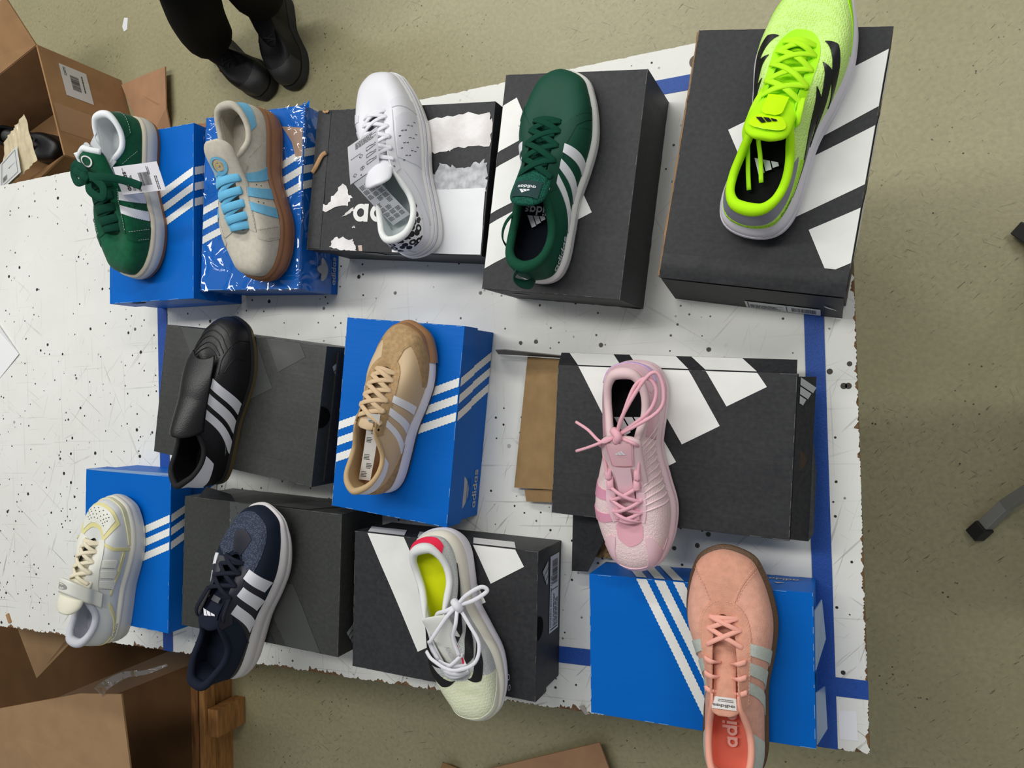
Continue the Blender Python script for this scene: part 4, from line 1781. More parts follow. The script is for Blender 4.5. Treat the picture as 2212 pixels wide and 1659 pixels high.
for f in (lp, rp):
    s.patch('side_panel', [(f(.41), .06), (f(.43), .40), (f(.465), .70)], [(f(.685), .06), (f(.685), .40), (f(.675), .62)], WL2, .0012, na=20, nb=10)
    s.patch('eyestay', [(f(.40), .74), (f(.50), .74), (f(.62), .72), (f(.74), .66)], [(f(.37), .985), (f(.50), .985), (f(.62), .985), (f(.80), .985)], WL, .0014, na=30, nb=5)
    s.patch('toe_wing', [(f(.69), .02), (f(.72), .35), (f(.75), .66)], [(f(.765), .02), (f(.785), .35), (f(.80), .66)], WL2, .0012, na=14, nb=5)
    s.dots('perforations', [(f(.445 + .062 * i + .012 * (j % 2) + .010 * j), .56 - .085 * j + .03 * (k)) for i in range(3) for j in range(6) for k in (0, 1)], .0009, HOLE, .0018)


def leopard():
    m = mat('leopard_print', rgb(232, 232, 236), .5)
    nt = m.node_tree
    b_ = nt.nodes['Principled BSDF']
    tc_ = nt.nodes.new('ShaderNodeTexCoord')
    v = nt.nodes.new('ShaderNodeTexVoronoi')
    v.inputs['Scale'].default_value = 95
    v.inputs['Randomness'].default_value = .7
    nt.links.new(tc_.outputs['Object'], v.inputs['Vector'])
    r = nt.nodes.new('ShaderNodeValToRGB')
    r.color_ramp.interpolation = 'CONSTANT'
    r.color_ramp.elements[0].position = 0
    r.color_ramp.elements[0].color = rgb(232, 232, 236)
    e_ = r.color_ramp.elements.new(.24)
    e_.color = rgb(18, 18, 20)
    r.color_ramp.elements[-1].position = .56
    r.color_ramp.elements[-1].color = rgb(232, 232, 236)
    nt.links.new(v.outputs['Distance'], r.inputs[0])
    nt.links.new(r.outputs[0], b_.inputs['Base Color'])
    return m


s.patch('heel_tab', [(-.105, .93), (-.05, .95), (0, .95), (.05, .95), (.105, .93)], [(-.085, .66), (-.040, .46), (0, .42), (.040, .46), (.085, .66)], leopard(), .0016, na=30, nb=8)
s.seam([(0, .54), (0, .25), (0, .03)], WSEAM, .0007)
s.seam([(lp(.40), .66), (lp(.25), .40), (lp(.14), .10)], WSEAM, .0005)
s.seam([(rp(.40), .66), (rp(.25), .40), (rp(.14), .10)], WSEAM, .0005)
WLACE = mat('white_lace', rgb(232, 232, 238), .8, .2, bump=.15, bscale=900, bkind='wave')
s.laces(WLACE, [.80, .735, .665, .595, .525, .46], .90, .0066, .003, .006, 'cross', first_bar=True)
s.eyelets([.41], mat('grey_eyelet', rgb(120, 120, 126), .5), .90, .002)
WHITESHOE = s

# ---------------------------------------------------------------- green striped shoe
GL_ = mat('green_nubuck', rgb(4, 70, 52), .62, .35, bump=.08, bscale=900)
GL2 = mat('green_nubuck_panel', rgb(3, 64, 48), .62, .35, bump=.08, bscale=900)
GMESH = knit('green_mesh', rgb(2, 50, 42), rgb(10, 88, 70), 420, .8)
GKNIT = knit('green_lining_mesh', rgb(6, 84, 58), rgb(4, 66, 46), 900, .85)
s = Shoe('sneaker', 'smooth dark green sneaker with three slanted white stripes and thin white sole', -.412, .170, .875, 79.0, .302, 'sneakers on shoe boxes', w=1.03, wh=1.0,
         zs=[(0, .026), (.5, .023), (.85, .025), (1, .029)], toe_a=.95, toe_g=.50, top=dict(z=.92, x={0: .022}), bulge=.006)
s.band('outsole', mat('white_rubber_shade', rgb(206, 204, 206), .5, bump=.2, bscale=500), s.bot, .0015, lambda x: s.zs(x) - .010, .0036, n=4, bulge=.001, cap_bot=True)
s.band('pinstripe', mat('black_pinstripe', rgb(26, 26, 30), .5), lambda x: s.zs(x) - .010, .0030, lambda x: s.zs(x) - .0082, .0030, n=1)
s.band('foxing', WHITE_R, lambda x: s.zs(x) - .0082, .0036, lambda x: s.zs(x) + .002, -.001, n=4, bulge=.0012, cap_top=.005)
s.upper(GL_)
s.lining(DARK_IN, .62, .006)
s.insole(mat('navy_insole', rgb(14, 20, 30), .9, .2))
s.collar(GKNIT, .46, .0062, rh=.009)
s.tongue(GMESH, [(.72, .038, .017, .004), (.60, .052, .021, .006), (.48, .068, .024, .008), (.38, .083, .027, .010), (.305, .094, .028, .010)], arch=.25)
for f in (lp, rp):
    s.patch('eyestay', [(f(.42), .70), (f(.52), .70), (f(.64), .66), (f(.72), .50), (f(.755), .05)], [(f(.385), .985), (f(.52), .985), (f(.64), .985), (f(.74), .97), (f(.815), .05)], GL2, .0012, na=36, nb=6)
    s.stitch([(f(.78), .08), (f(.775), .35), (f(.765), .56)], GREEN_L)
    s.stitch([(f(.70), .08), (f(.705), .30), (f(.70), .5)], GREEN_L)
WSTR = mat('white_stripe_leather', rgb(228, 228, 234), .45)
for sd in (1, -1):
    s.stripes(WSTR, sd, [.62, .545, .475], [.525, .405, .285], .044, .052, .03, .70, .0014)
# lettering on the heel side
p_, w_ = wordmark()
s.text(p_, rp(.09), .16, (-1, .03), (0, 1), .0088, mat('silver_lettering', rgb(186, 196, 196), .4), .0014)
s.laces(GREEN_L, [.80, .725, .645, .565, .485], .90, .0085, .0022, .006, 'cross')
s.eyelets([.42], mat('pale_eyelet', rgb(150, 168, 160), .5), .90, .0022)
# lettering on tongue label
s.tpatch('tongue_label', mat('dark_teal_label', rgb(6, 52, 52), .7), .66, .90, .019, .020, .0014)
pb_, _w = bars()
decal('lettering', [[((a - .8) * .011, b * .010 + .001) for a, b in q] for q in pb_] + [[((a - 2.9) * .0046, b * .0046 - .008) for a, b in q] for q in p_],
      lambda x, y: s.on_tongue(.78 + y * 7, x, .0022), WSTR, s.root)
decal('insole_emblem', [[(a * .020 + .035, b * .020 - .016) for a, b in q] for q in pb_] + [[(a * .009 + .022, b * .009 - .030) for a, b in q] for q in p_],
      lambda x, y: Vector((.075 + x * -.0 - y * 1.0 - .0, x - .045, s.zs(.075) + .0125)), WSTR, s.root)
# pull loop at the heel
h = s.S(0, .86)
s.loose([h + Vector((.004, .006, .004)), h + Vector((-.010, .010, .006)), h + Vector((-.016, .004, -.004)), h + Vector((-.014, -.004, -.022)), h + Vector((-.004, -.004, -.034))], GL2, .014, .002, Vector((-.3, .9, .2)).normalized(), 'pull_loop')
# lace end hanging into and over the collar
q = s.eyelet(1, .22, .99)
s.loose([q + Vector((.06, -.018, -.016)), q + Vector((.03, -.010, .002)), q + Vector((.006, .006, .006)), q + Vector((-.014, .014, -.006)), q + Vector((-.026, .012, -.024))], GREEN_L, .007, .002, Vector((.2, .5, .8)).normalized())

# ---------------------------------------------------------------- running shoe helper
def runner(label, x, y, z, ang, L, up_m, mid_m, mid2_m, out_m, lin_m, col_m, ton_m, zs, bot, w=1.0, wh=1.0, top=None, flare=.006, toe_a=.95, toe_g=.5, ins_m=None, bulge=.006, mid=1.0, split=.45, heel_f=0.0, tip=.016, taper=1.0):
    s = Shoe('sneaker', label, x, y, z, ang, L, 'sneakers on shoe boxes', w=w, wh=wh, zs=zs, bot=bot, toe_a=toe_a, toe_g=toe_g, top=top, bulge=bulge, inset=.001, mid=mid, tip=tip, taper=taper)
    fl = lambda x: flare * .62 * (1 - .75 * sstep(.80 * L, L, x)) * (1 + heel_f * (1 - sstep(0, .35 * L, x)))
    s.band('outsole', out_m, s.bot, lambda x: fl(x) * .4 - .003, lambda x: s.bot(x) + .004, lambda x: fl(x) * .8 - .001, n=2, cap_bot=True)
    zm = lambda x: s.bot(x) + .004 + (s.zs(x) - s.bot(x) - .004) * split
    s.band('midsole', mid_m, lambda x: s.bot(x) + .004, lambda x: fl(x) * .8, zm, lambda x: fl(x) * 1.05, n=5, bulge=.002)
    s.band('midsole_rim', mid2_m, zm, lambda x: fl(x) * .9, lambda x: s.zs(x) + .004, lambda x: -.001, n=6, bulge=.003, cap_top=.005)
    s.upper(up_m)
    s.lining(lin_m, .62, .007)
    s.insole(ins_m or lin_m)
    s.collar(col_m, .44, .0056, rh=.0085)
    return s


# ---------------------------------------------------------------- neon running shoe
NEON = knit('neon_knit', rgb(194, 242, 96), rgb(212, 248, 146), 380, .7, .15, .5, bump=.6)
NEON2 = mat('neon_film', rgb(186, 255, 0), .4, .4)
NEONC = mat('neon_padding', rgb(186, 250, 20), .8, .2, bump=.2, bscale=900)
NEONL = mat('neon_lace', rgb(190, 252, 40), .8, .2, bump=.15, bscale=900, bkind='wave')
MIDW = mat('white_foam', rgb(226, 222, 230), .55, .3, bump=.04, bscale=700)
MIDW2 = mat('white_foam_rim', rgb(220, 216, 226), .55, .3, bump=.04, bscale=700)
s = runner('neon yellow running shoe with black stripes and thick white foam sole', -.112, .213, .860, 71.0, .318, NEON, MIDW2, MIDW, mat('black_rubber', rgb(30, 30, 32), .6), NEONC, NEONC, NEONC,
           [(0, .046), (.3, .042), (.6, .034), (.85, .032), (1, .036)], [(0, .014), (.08, .003), (.2, 0), (.62, 0), (.85, .008), (1, .024)], w=1.03, wh=1.02,
           top=dict(z=1.02, x={8: .505, 9: .585, 10: .652, 11: .690, 12: .704}), flare=.007, ins_m=mat('black_insole', rgb(16, 16, 18), .9, .2), heel_f=1.2, toe_a=.95)
s.tongue(NEONC, [(.70, .050, .016, .006), (.58, .066, .021, .008), (.46, .084, .024, .010), (.36, .103, .028, .012), (.285, .116, .030, .011)], arch=.2)
# toe guard film, lace frame
NEONT = mat('neon_toe_film', rgb(178, 250, 10), .55, .35)
s.patch('toe_guard', [(lp(.72), .0), (lp(.85), .0), (.5, .0), (rp(.85), .0), (rp(.72), .0)], [(lp(.72), .05), (lp(.85), .20), (.5, .34), (rp(.85), .20), (rp(.72), .05)], NEONT, .0008, na=48, nb=6)
for f in (lp, rp):
    s.patch('lace_frame', [(f(.41), .72), (f(.50), .78), (f(.62), .80), (f(.74), .80), (f(.86), .83), (f(1.0), .86)], [(f(.37), .985), (f(.50), .99), (f(.62), .99), (f(.74), .99), (f(.86), .99), (f(1.0), .99)], NEONT, .0010, na=44, nb=6)
s.patch('heel_film', [(-.15, .50), (-.07, .36), (0, .32), (.07, .36), (.15, .50)], [(-.16, .02), (-.07, .02), (0, .02), (.07, .02), (.16, .02)], knit('neon_heel_mesh', rgb(150, 210, 20), rgb(190, 245, 70), 700, .6), .0009, na=36, nb=6)
GREYH = mat('grey_heel_film', rgb(136, 138, 150), .45, .5)
s.patch('heel_counter', [(-.125, .90), (-.06, .90), (0, .90), (.06, .90), (.125, .90)], [(-.150, .62), (-.05, .48), (0, .40), (.05, .48), (.150, .62)], GREYH, .0014, na=36, nb=6)
NBLK = mat('black_film', rgb(16, 16, 20), .35, .5)
for sd in (1, -1):
    f = lp if sd > 0 else rp
    for a, b_, c, d in (((.80, .74), (.745, .58), (.60, .36), (.50, .10)), ((.685, .72), (.63, .54), (.48, .32), (.36, .07)), ((.575, .66), (.51, .48), (.34, .26), (.18, .06))):
        s.blade(f, a, b_, c, d, .072, NBLK)
s.laces(NEONL, [.82, .74, .66, .58, .50], .90, .0075, .0026, .008, 'cross')
s.tpatch('tongue_label', mat('lime_label', rgb(205, 255, 0), .35), .50, .74, .0125, .0125, .0046, round_=1)
s.tpatch('tongue_label', mat('lime_label', None), .70, .93, .022, .022, .0024, round_=2)
decal('tongue_emblem', [[((a - .8) * .018, b * .018) for a, b in q] for q in pb_], lambda x, y: s.on_tongue(.775 + y * 5, x, .0038), NBLK, s.root)
decal('insole_emblem', [[(a * .022, b * .022) for a, b in q] for q in pb_], lambda x, y: Vector((.085 - y, x - .02, s.zs(.08) + .013)), WSTR, s.root)
p_, w_ = font_polys('DURAMO', 1, True)
s.text(p_, rp(.10), .25, (-1, .05), (0, 1), .0065, mat('dark_green_ink', rgb(60, 90, 20), .6), .0016)
# tissue in the toe, lace ends inside
mb = MB()
mb.grid(lambda a, c: (.118 + .055 * a + .006 * noise.noise(Vector((a * 5, c * 5, 1))), -.030 + .055 * c, .058 + .020 * noise.noise(Vector((a * 4, c * 4, 7))) + .012 * a), 12, 12)
mb.build('tissue_paper', TISSUE, s.root)
for dy, dx in ((.012, 0), (.024, -.012)):
    s.loose([(.15, dy + .002, .085), (.11, dy + .004, .082), (.085 + dx, dy - .004, .066), (.055 + dx, dy - .014, .062)], NEONL, .006, .0026, None, 'lace_end')
s.loose([s.eyelet(1, .52, .9, .003), s.eyelet(1, .46, .93, .006), s.eyelet(1, .40, .97, .006), s.eyelet(1, .34, 1, .004), s.eyelet(1, .30, 1, -.004)], NEONL, .008, .0026, None)
s.loose([s.eyelet(-1, .52, .9, .003), s.eyelet(-1, .46, .95, .006), s.eyelet(-1, .41, .9, .004), s.eyelet(-1, .40, .86, .001)], NEONL, .008, .0026, None)

# ---------------------------------------------------------------- black leather shoe with fold-over tongue
s = Shoe('sneaker', 'black leather shoe with fold-over tongue, three white stripes and white heel tab', -1.065, -.141, .870, 75.6, .306, 'sneakers on shoe boxes', w=.97, wh=.93,
         zs=[(0, .014), (.5, .011), (.85, .012), (1, .016)], bot=[(0, .003), (.06, 0), (.75, 0), (.92, .004), (1, .012)], toe_a=.95, toe_g=.50, top=dict(z=.98, x={0: .0}), bulge=.007, taper=.92)
s.band('outsole', mat('olive_gum', rgb(92, 78, 48), .5), s.bot, .0012, lambda x: s.zs(x) - .004, .0012, n=3, cap_bot=True)
s.band('sole_lip', mat('black_rubber_rim', rgb(24, 24, 26), .5), lambda x: s.zs(x) - .004, .0012, lambda x: s.zs(x) + .002, -.001, n=2, cap_top=.004)
s.upper(BLK)
s.lining(DARK_IN, .66, .006)
s.insole(DARK_IN)
s.collar(mat('black_fabric_collar', rgb(34, 34, 36), .8, .2), .44, .0044, rh=.0056)
# fold-over tongue: broad flap over the laces, lifted at the ankle end
FL = lambda a, c: s.at(lp(.395 + .36 * a), .72 + .0 * c, .0)


def flap(a, c):
    p = .41 + .43 * a
    l, r_ = s.at(lp(p), .72, .003), s.at(rp(p), .72, .003)
    lm, rm = s.at(lp(p), .95, .006), s.at(rp(p), .95, .006)
    t = c
    q = l * ((1 - t) ** 3) + lm * (3 * (1 - t) ** 2 * t) + rm * (3 * (1 - t) * t * t) + r_ * t ** 3
    ang = math.sin(PI * t)
    lift = (1 - sstep(0, .35, a)) * .014 * ang
    return q + Vector((-.030 * (1 - sstep(0, .3, a)) * (.5 + .5 * ang), 0, .004 + lift + .004 * ang))


mb = MB().grid(flap, 30, 24)
o = mb.build('fold_over_tongue', BLK, s.root, True)
md = o.modifiers.new('solid', 'SOLIDIFY')
md.thickness = .0026
s.tongue(BLK, [(.70, .038, .014, .004), (.58, .052, .018, .005), (.46, .066, .020, .006), (.40, .072, .020, .006)])
SEAMB = mat('black_stitch', rgb(10, 10, 10), .5)
for c in (.14, .20):
    MB().tube([Vector(flap(i / 30, c)) + Vector((0, 0, .001)) for i in range(31)], .0006, 5).build('stitching', SEAMB, s.root, True)
    MB().tube([Vector(flap(i / 30, 1 - c)) + Vector((0, 0, .001)) for i in range(31)], .0006, 5).build('stitching', SEAMB, s.root, True)
p_, w_ = wordmark()
decal('embossed_lettering', [[(a / 5.88, b / 5.88) for a, b in q] for q in p_], lambda x, y: Vector(flap(.30 - y * .30, .36 + x * .30)) + Vector((0, 0, .0008)), mat('embossed_black', rgb(12, 12, 13), .25), s.root)
# quilted toe seams
for k, v in enumerate((.40, .52, .62, .72, .80)):
    s.seam([(lp(.80 - .012 * k), v - .1), (lp(.90), v), (.5, v + .02), (rp(.90), v), (rp(.83), v - .06)], SEAMB, .0011, .0002)
s.seam([(rp(.86), .02), (rp(.86), .30), (rp(.80), .58), (rp(.70), .62)], SEAMB, .0009, .0004)
s.seam([(rp(.76), .10), (rp(.77), .32), (rp(.70), .50)], SEAMB, .0008, .0004)
for sd in (1, -1):
    s.stripes(WSTR, sd, [.655, .560, .465], [.475, .375, .270], .062, .066, .05, .74, .0016)
s.patch('heel_tab', [(-.105, .94), (-.05, .965), (0, .965), (.05, .965), (.105, .94)], [(-.090, .58), (-.045, .46), (0, .42), (.045, .46), (.090, .58)], WSTR, .0018, na=34, nb=6)
s.patch('heel_tab_tail', [(-.025, .46), (0, .46), (.025, .46)], [(-.010, .30), (0, .28), (.010, .30)], WSTR, .0018, na=10, nb=5)
p_, w_ = font_polys('SMH-LS', 1)
s.text(p_, rp(.245), .20, (-1, .75), (.9, .45), .0075, mat('silver_lettering', None), .0016)

# ---------------------------------------------------------------- tan shoe
TAN = mat('tan_nylon', rgb(204, 178, 142), .55, .4, bump=.1, bscale=700)
TANS = mat('tan_suede', rgb(178, 148, 108), .95, .15, var=.14, vscale=150, bump=.5, bscale=700)
TANL = mat('tan_lace', rgb(214, 186, 150), .85, .2, bump=.15, bscale=900, bkind='wave')
TANC = mat('tan_lining', rgb(192, 164, 124), .8, .2)
s = Shoe('sneaker', 'tan nylon and suede sneaker with white stripes and white heel tab', -.708, -.145, .855, 73.5, .277, 'sneakers on shoe boxes', w=.98, wh=.98,
         zs=[(0, .030), (.3, .028), (.6, .022), (.85, .022), (1, .034)], bot=[(0, .006), (.06, .001), (.15, 0), (.72, 0), (.9, .006), (1, .018)], toe_a=.95, toe_g=.5, top=dict(z=1.14, x={0: .012}))
s.band('outsole', mat('dark_tread', rgb(96, 88, 84), .6, bump=.8, bscale=250, bkind='wave'), s.bot, .0015, lambda x: s.bot(x) + .006, .0030, n=3, cap_bot=True)
s.band('midsole', mat('white_eva', rgb(228, 226, 232), .5), lambda x: s.bot(x) + .006, .0022, lambda x: s.zs(x) + .003, -.001, n=5, bulge=.002, cap_top=.005)
s.upper(TAN)
s.lining(TANC, .62, .006)
s.insole(mat('tan_insole', rgb(168, 128, 92), .85, .2))
s.collar(TANC, .44, .0042, rh=.0056)
s.tongue(TAN, [(.72, .046, .013, .004), (.60, .062, .018, .006), (.50, .074, .020, .008), (.43, .082, .021, .008), (.385, .085, .021, .007)], arch=.28)
TGUM = mat('toe_gum', rgb(164, 122, 84), .5)
s.patch('toe_bumper', [(lp(.80), -.0), (lp(.90), 0), (.5, 0), (rp(.90), 0), (rp(.80), 0)], [(lp(.80), .03), (lp(.90), .12), (.5, .20), (rp(.90), .12), (rp(.80), .03)], TGUM, .0022, na=40, nb=4)
s.band('toe_bumper', TGUM, lambda x: s.bot(x) + .003, .0045, lambda x: s.zs(x) + .006, -.001, n=6, bulge=.0035, u0=.40, u1=.60, nu=40)
s.patch('toe_overlay', [(lp(.66), .02), (lp(.78), .02), (lp(.90), .06), (.5, .10), (rp(.90), .06), (rp(.78), .02), (rp(.66), .02)],
        [(lp(.66), .10), (lp(.78), .26), (lp(.90), .42), (.5, .50), (rp(.90), .42), (rp(.78), .26), (rp(.66), .10)], TANS, .0012, na=60, nb=8)
s.patch('toe_strip', [(.455, .40), (.462, .60), (.440, .86)], [(.545, .40), (.538, .60), (.560, .86)], TANS, .0013, na=16, nb=8)
for f in (lp, rp):
    s.patch('eyestay', [(f(.385), .78), (f(.44), .72), (f(.56), .70), (f(.68), .70), (f(.78), .72), (f(.90), .80), (f(1.0), .84)],
            [(f(.375), .985), (f(.44), .985), (f(.56), .985), (f(.68), .985), (f(.78), .985), (f(.90), .985), (f(1.0), .985)], TANS, .0015, na=44, nb=6, zig=.03, teeth=36)
    s.patch('heel_overlay', [(f(.02), .62), (f(.12), .48), (f(.24), .22), (f(.33), .03)], [(f(.0), .02), (f(.10), .02), (f(.22), .02), (f(.31), .02)], TANS, .0012, na=24, nb=6)
for sd in (1, -1):
    s.stripes(mat('white_nylon', rgb(232, 234, 240), .4), sd, [.61, .535, .46], [.515, .41, .305], .040, .046, .10, .72, .0016, zig=.05, teeth=16)
s.patch('heel_tab', [(-.125, .96), (-.06, .97), (0, .97), (.06, .97), (.125, .96)], [(-.110, .72), (-.045, .66), (0, .64), (.045, .66), (.110, .72)], WSTR, .0018, na=34, nb=6)
s.laces(TANL, [.80, .735, .67, .605, .54, .47], .90, .0075, .0026, .007, 'cross')
s.eyelets([.42], HOLE, .90, .0022)
TANSHOE = s

# ---------------------------------------------------------------- pink sports shoe
PMESH = knit('pink_mesh', rgb(228, 184, 186), rgb(242, 216, 216), 520, .75, .12, .42, bump=.5)
PFILM = mat('pink_film', rgb(238, 198, 208), .38, .5)
PPAD = mat('pink_padding', rgb(232, 202, 204), .6, .3, bump=.1, bscale=300)
PLACE = mat('pink_lace', rgb(238, 180, 192), .75, .25, bump=.15, bscale=900, bkind='wave')
PFOAM = mat('pink_foam', rgb(238, 206, 212), .5)
PROSE = mat('rose_film', rgb(226, 156, 180), .35, .5)
s = runner('pale pink mesh sports shoe with tied thin laces and pink toe overlay', -.280, .043, .831, -91.0, .293, PMESH, PFOAM, PFOAM, mat('white_sole_rubber', rgb(232, 226, 222), .5), PPAD, PPAD, PPAD,
           [(0, .036), (.3, .033), (.6, .028), (.85, .026), (1, .032)], [(0, .006), (.08, 0), (.72, 0), (.9, .006), (1, .016)], w=1.06, wh=1.08, top=dict(z=1.04, y=.92), flare=.007, ins_m=mat('black_insole', None), heel_f=.3, mid=.97, tip=.004, taper=.95)
s.tongue(PPAD, [(.72, .046, .017, .005), (.60, .062, .022, .009), (.48, .080, .025, .012), (.38, .096, .028, .014), (.335, .102, .029, .013)], arch=.15)
# heel shell
s.patch('heel_shell', [(-.175, .70), (-.09, .86), (0, .88), (.09, .86), (.175, .70)], [(-.185, .02), (-.09, .02), (0, .02), (.09, .02), (.185, .02)], mat('pink_gloss_shell', rgb(232, 184, 192), .22, .5), .0012, na=44, nb=10)
s.patch('heel_band', [(-.06, .42), (0, .44), (.06, .42)], [(-.06, .30), (0, .31), (.06, .30)], mat('lilac_film', rgb(216, 186, 232), .25, .5), .002, na=20, nb=4)
s.patch('heel_logo_panel', [(-.02, .80), (.03, .84), (.075, .78)], [(-.01, .60), (.03, .50), (.07, .55)], PFILM, .0022, na=14, nb=6)
# toe overlay: U shape
s.patch('toe_guard', [(lp(.82), .02), (lp(.90), .02), (.5, .02), (rp(.90), .02), (rp(.82), .02)], [(lp(.82), .10), (lp(.90), .16), (.5, .26), (rp(.90), .16), (rp(.82), .10)], PFILM, .0012, na=44, nb=6)
for f in (lp, rp):
    s.patch('toe_overlay', [(f(.97), .18), (f(.945), .42), (f(.92), .60), (f(.90), .66)], [(f(.87), .12), (f(.86), .34), (f(.855), .54), (f(.865), .62)], PFILM, .0013, na=18, nb=6)
    s.patch('lace_guard', [(f(.44), .80), (f(.56), .78), (f(.68), .76), (f(.82), .78)], [(f(.44), .985), (f(.56), .985), (f(.68), .985), (f(.86), .985)], PFILM, .0016, na=30, nb=5)
s.patch('vamp_film', [(.425, .80), (.46, .70), (.5, .66), (.54, .70), (.575, .80)], [(.43, .985), (.46, .985), (.5, .985), (.54, .985), (.57, .985)], mat('rose_tint_film', rgb(232, 172, 184), .4), .0009, na=24, nb=5)
# rose blades on the shoe's right flank, fine ribs on the left flank
for pt, pb in ((.66, .56), (.79, .68)):
    s.stripes(PROSE, -1, [pt], [pb], .050, .060, .05, .80, .0013, name='stripe')
for k in range(11):
    p0 = .30 + .033 * k
    s.seam([(lp(p0 + .12), .86), (lp(p0 + .05), .5), (lp(p0), .06)], mat('pale_pink_rib', rgb(240, 214, 216), .4), .0012, .0006, 'rib')
s.laces(PLACE, [.84, .765, .69, .61], .90, .0052, .0036, .007, 'cross')
for sd in (1, -1):
    for p in (.79, .60, .545):
        q = s.eyelet(sd, p, .96, .004)
        s.loose([q + Vector((.008, 0, 0)), q + Vector((0, 0, .002)), q + Vector((-.010, 0, 0))], PLACE, .009, .003, None, 'lace_loop')
s.tpatch('tongue_label', mat('rose_label', rgb(232, 184, 190), .5), .54, .86, .0155, .020, .0022)
decal('label_stitching', stroke([(-.014, -.018), (.014, -.018), (.0178, .028), (-.0178, .028), (-.014, -.018)], .0009), lambda x, y: s.on_tongue(.66 + y * 6.2, x, .0028), PROSE, s.root)
decal('tongue_emblem', [[((a - .8) * .010, b * .010) for a, b in q] for q in pb_], lambda x, y: s.on_tongue(.68 + y * 6.2, x, .0032), WSTR, s.root)
s.tpatch('tongue_strap', PFILM, .20, .54, .0105, .0115, .0046)
# tied laces over the opening
K = Vector((.098, -.002, .116))
for sd in (1, -1):
    e = s.eyelet(sd, .43, .97, .004)
    s.loose([s.eyelet(sd, .58, .95, .005), s.eyelet(sd, .50, .98, .007), e + Vector((-.004, sd * .003, .004)), e.lerp(K, .4) + Vector((-.004, sd * .010, .014)), K], PLACE, .0050, .004, None, tube=True)
    s.loose([K, K + Vector((.008, -.018, .006)), K + Vector((.012 * sd + .004, -.040, -.002)), K + Vector((.020 * sd + .002, -.060, -.012))], PLACE, .0044, .004, None, tube=True)
for dx in (0, .012):
    s.loose([K, K + Vector((-.030, .014, .014)), K + Vector((-.066 - dx * .6, .030 + dx, .016)), K + Vector((-.076 - dx * .6, .046 + dx, .012)), K + Vector((-.060, .056 + dx * .8, .006)), K + Vector((-.032, .044 + dx, .002)), K], PLACE, .0052, .004, None, tube=True)
MB().tube(spline([K + Vector((-.008, -.004, 0)), K + Vector((0, .004, .006)), K + Vector((.008, 0, 0))], 4), [.0055] * 9, 10).build('lace_knot', PLACE, s.root, True)
decal('insole_emblem', [[(a * .030, b * .030) for a, b in q] for q in pb_], lambda x, y: Vector((.075 + y, -x + .025, s.zs(.08) + .013)), mat('grey_print', rgb(190, 186, 190), .6), s.root)

# ---------------------------------------------------------------- cream shoe with ankle strap
CR = mat('cream_leather', rgb(226, 226, 216), .45, .4, bump=.1, bscale=450)
CRB = mat('pale_blue_leather', rgb(214, 216, 214), .5, .4, bump=.1, bscale=450)
CRY = mat('pale_yellow_trim', rgb(222, 214, 150), .6)
CRS = mat('cream_sole', rgb(226, 222, 206), .5)
CRL = mat('cream_lace', rgb(232, 222, 196), .85, .2, bump=.15, bscale=900, bkind='wave')
CRP = mat('pale_grey_towel_lining', rgb(206, 208, 216), .95, .1, bump=.6, bscale=900)
s = Shoe('sneaker', 'cream and pale blue leather sneaker with ankle strap and pale yellow trim', -1.340, -.450, .860, 79.8, .282, 'sneakers on shoe boxes', w=1.06, wh=1.05,
         zs=[(0, .034), (.5, .030), (.85, .030), (1, .035)], toe_a=1.05, toe_g=.55, top=dict(z=1.10), bulge=.007)
s.band('outsole', CRS, s.bot, .002, lambda x: s.bot(x) + .006, .0038, n=2, cap_bot=True)
s.band('midsole', mat('grey_cream_sole', rgb(206, 204, 196), .5), lambda x: s.bot(x) + .006, .0035, lambda x: s.zs(x) - .006, .0025, n=4, bulge=.0015)
s.band('sole_lip', CRS, lambda x: s.zs(x) - .006, .003, lambda x: s.zs(x) + .004, -.001, n=4, bulge=.0022, cap_top=.006)
s.upper(CRB)
s.lining(CRP, .62, .008)
s.insole(CRP)
s.collar(CRP, .42, .0066, rh=.009)
s.tongue(mat('cream_tongue', rgb(232, 228, 208), .6, .3), [(.70, .046, .016, .006), (.58, .062, .021, .009), (.46, .082, .026, .012), (.36, .097, .030, .014), (.27, .104, .031, .012)], arch=.25)
s.patch('toe_rim', [(lp(.70), .0), (lp(.85), .0), (.5, .0), (rp(.85), .0), (rp(.70), .0)], [(lp(.70), .05), (lp(.85), .10), (.5, .12), (rp(.85), .10), (rp(.70), .05)], mat('cream_toe_rim', rgb(226, 220, 176), .55), .002, na=44, nb=4)
s.patch('toe_trim', [(lp(.845), .22), (lp(.92), .28), (.5, .32), (rp(.92), .28), (rp(.845), .22)], [(lp(.78), .74), (lp(.90), .80), (.5, .82), (rp(.90), .80), (rp(.78), .74)], CRY, .0012, na=44, nb=8)
s.patch('toe_vent', [(lp(.875), .32), (lp(.93), .36), (.5, .40), (rp(.93), .36), (rp(.875), .32)], [(lp(.83), .68), (lp(.92), .72), (.5, .74), (rp(.92), .72), (rp(.83), .68)], CR, .0022, na=40, nb=8)
s.dots('perforations', [(.5 + (i - 3) * .0125 + (.006 if j % 2 else 0), .45 + .065 * j) for i in range(7) for j in range(4)], .0010, HOLE, .0030)
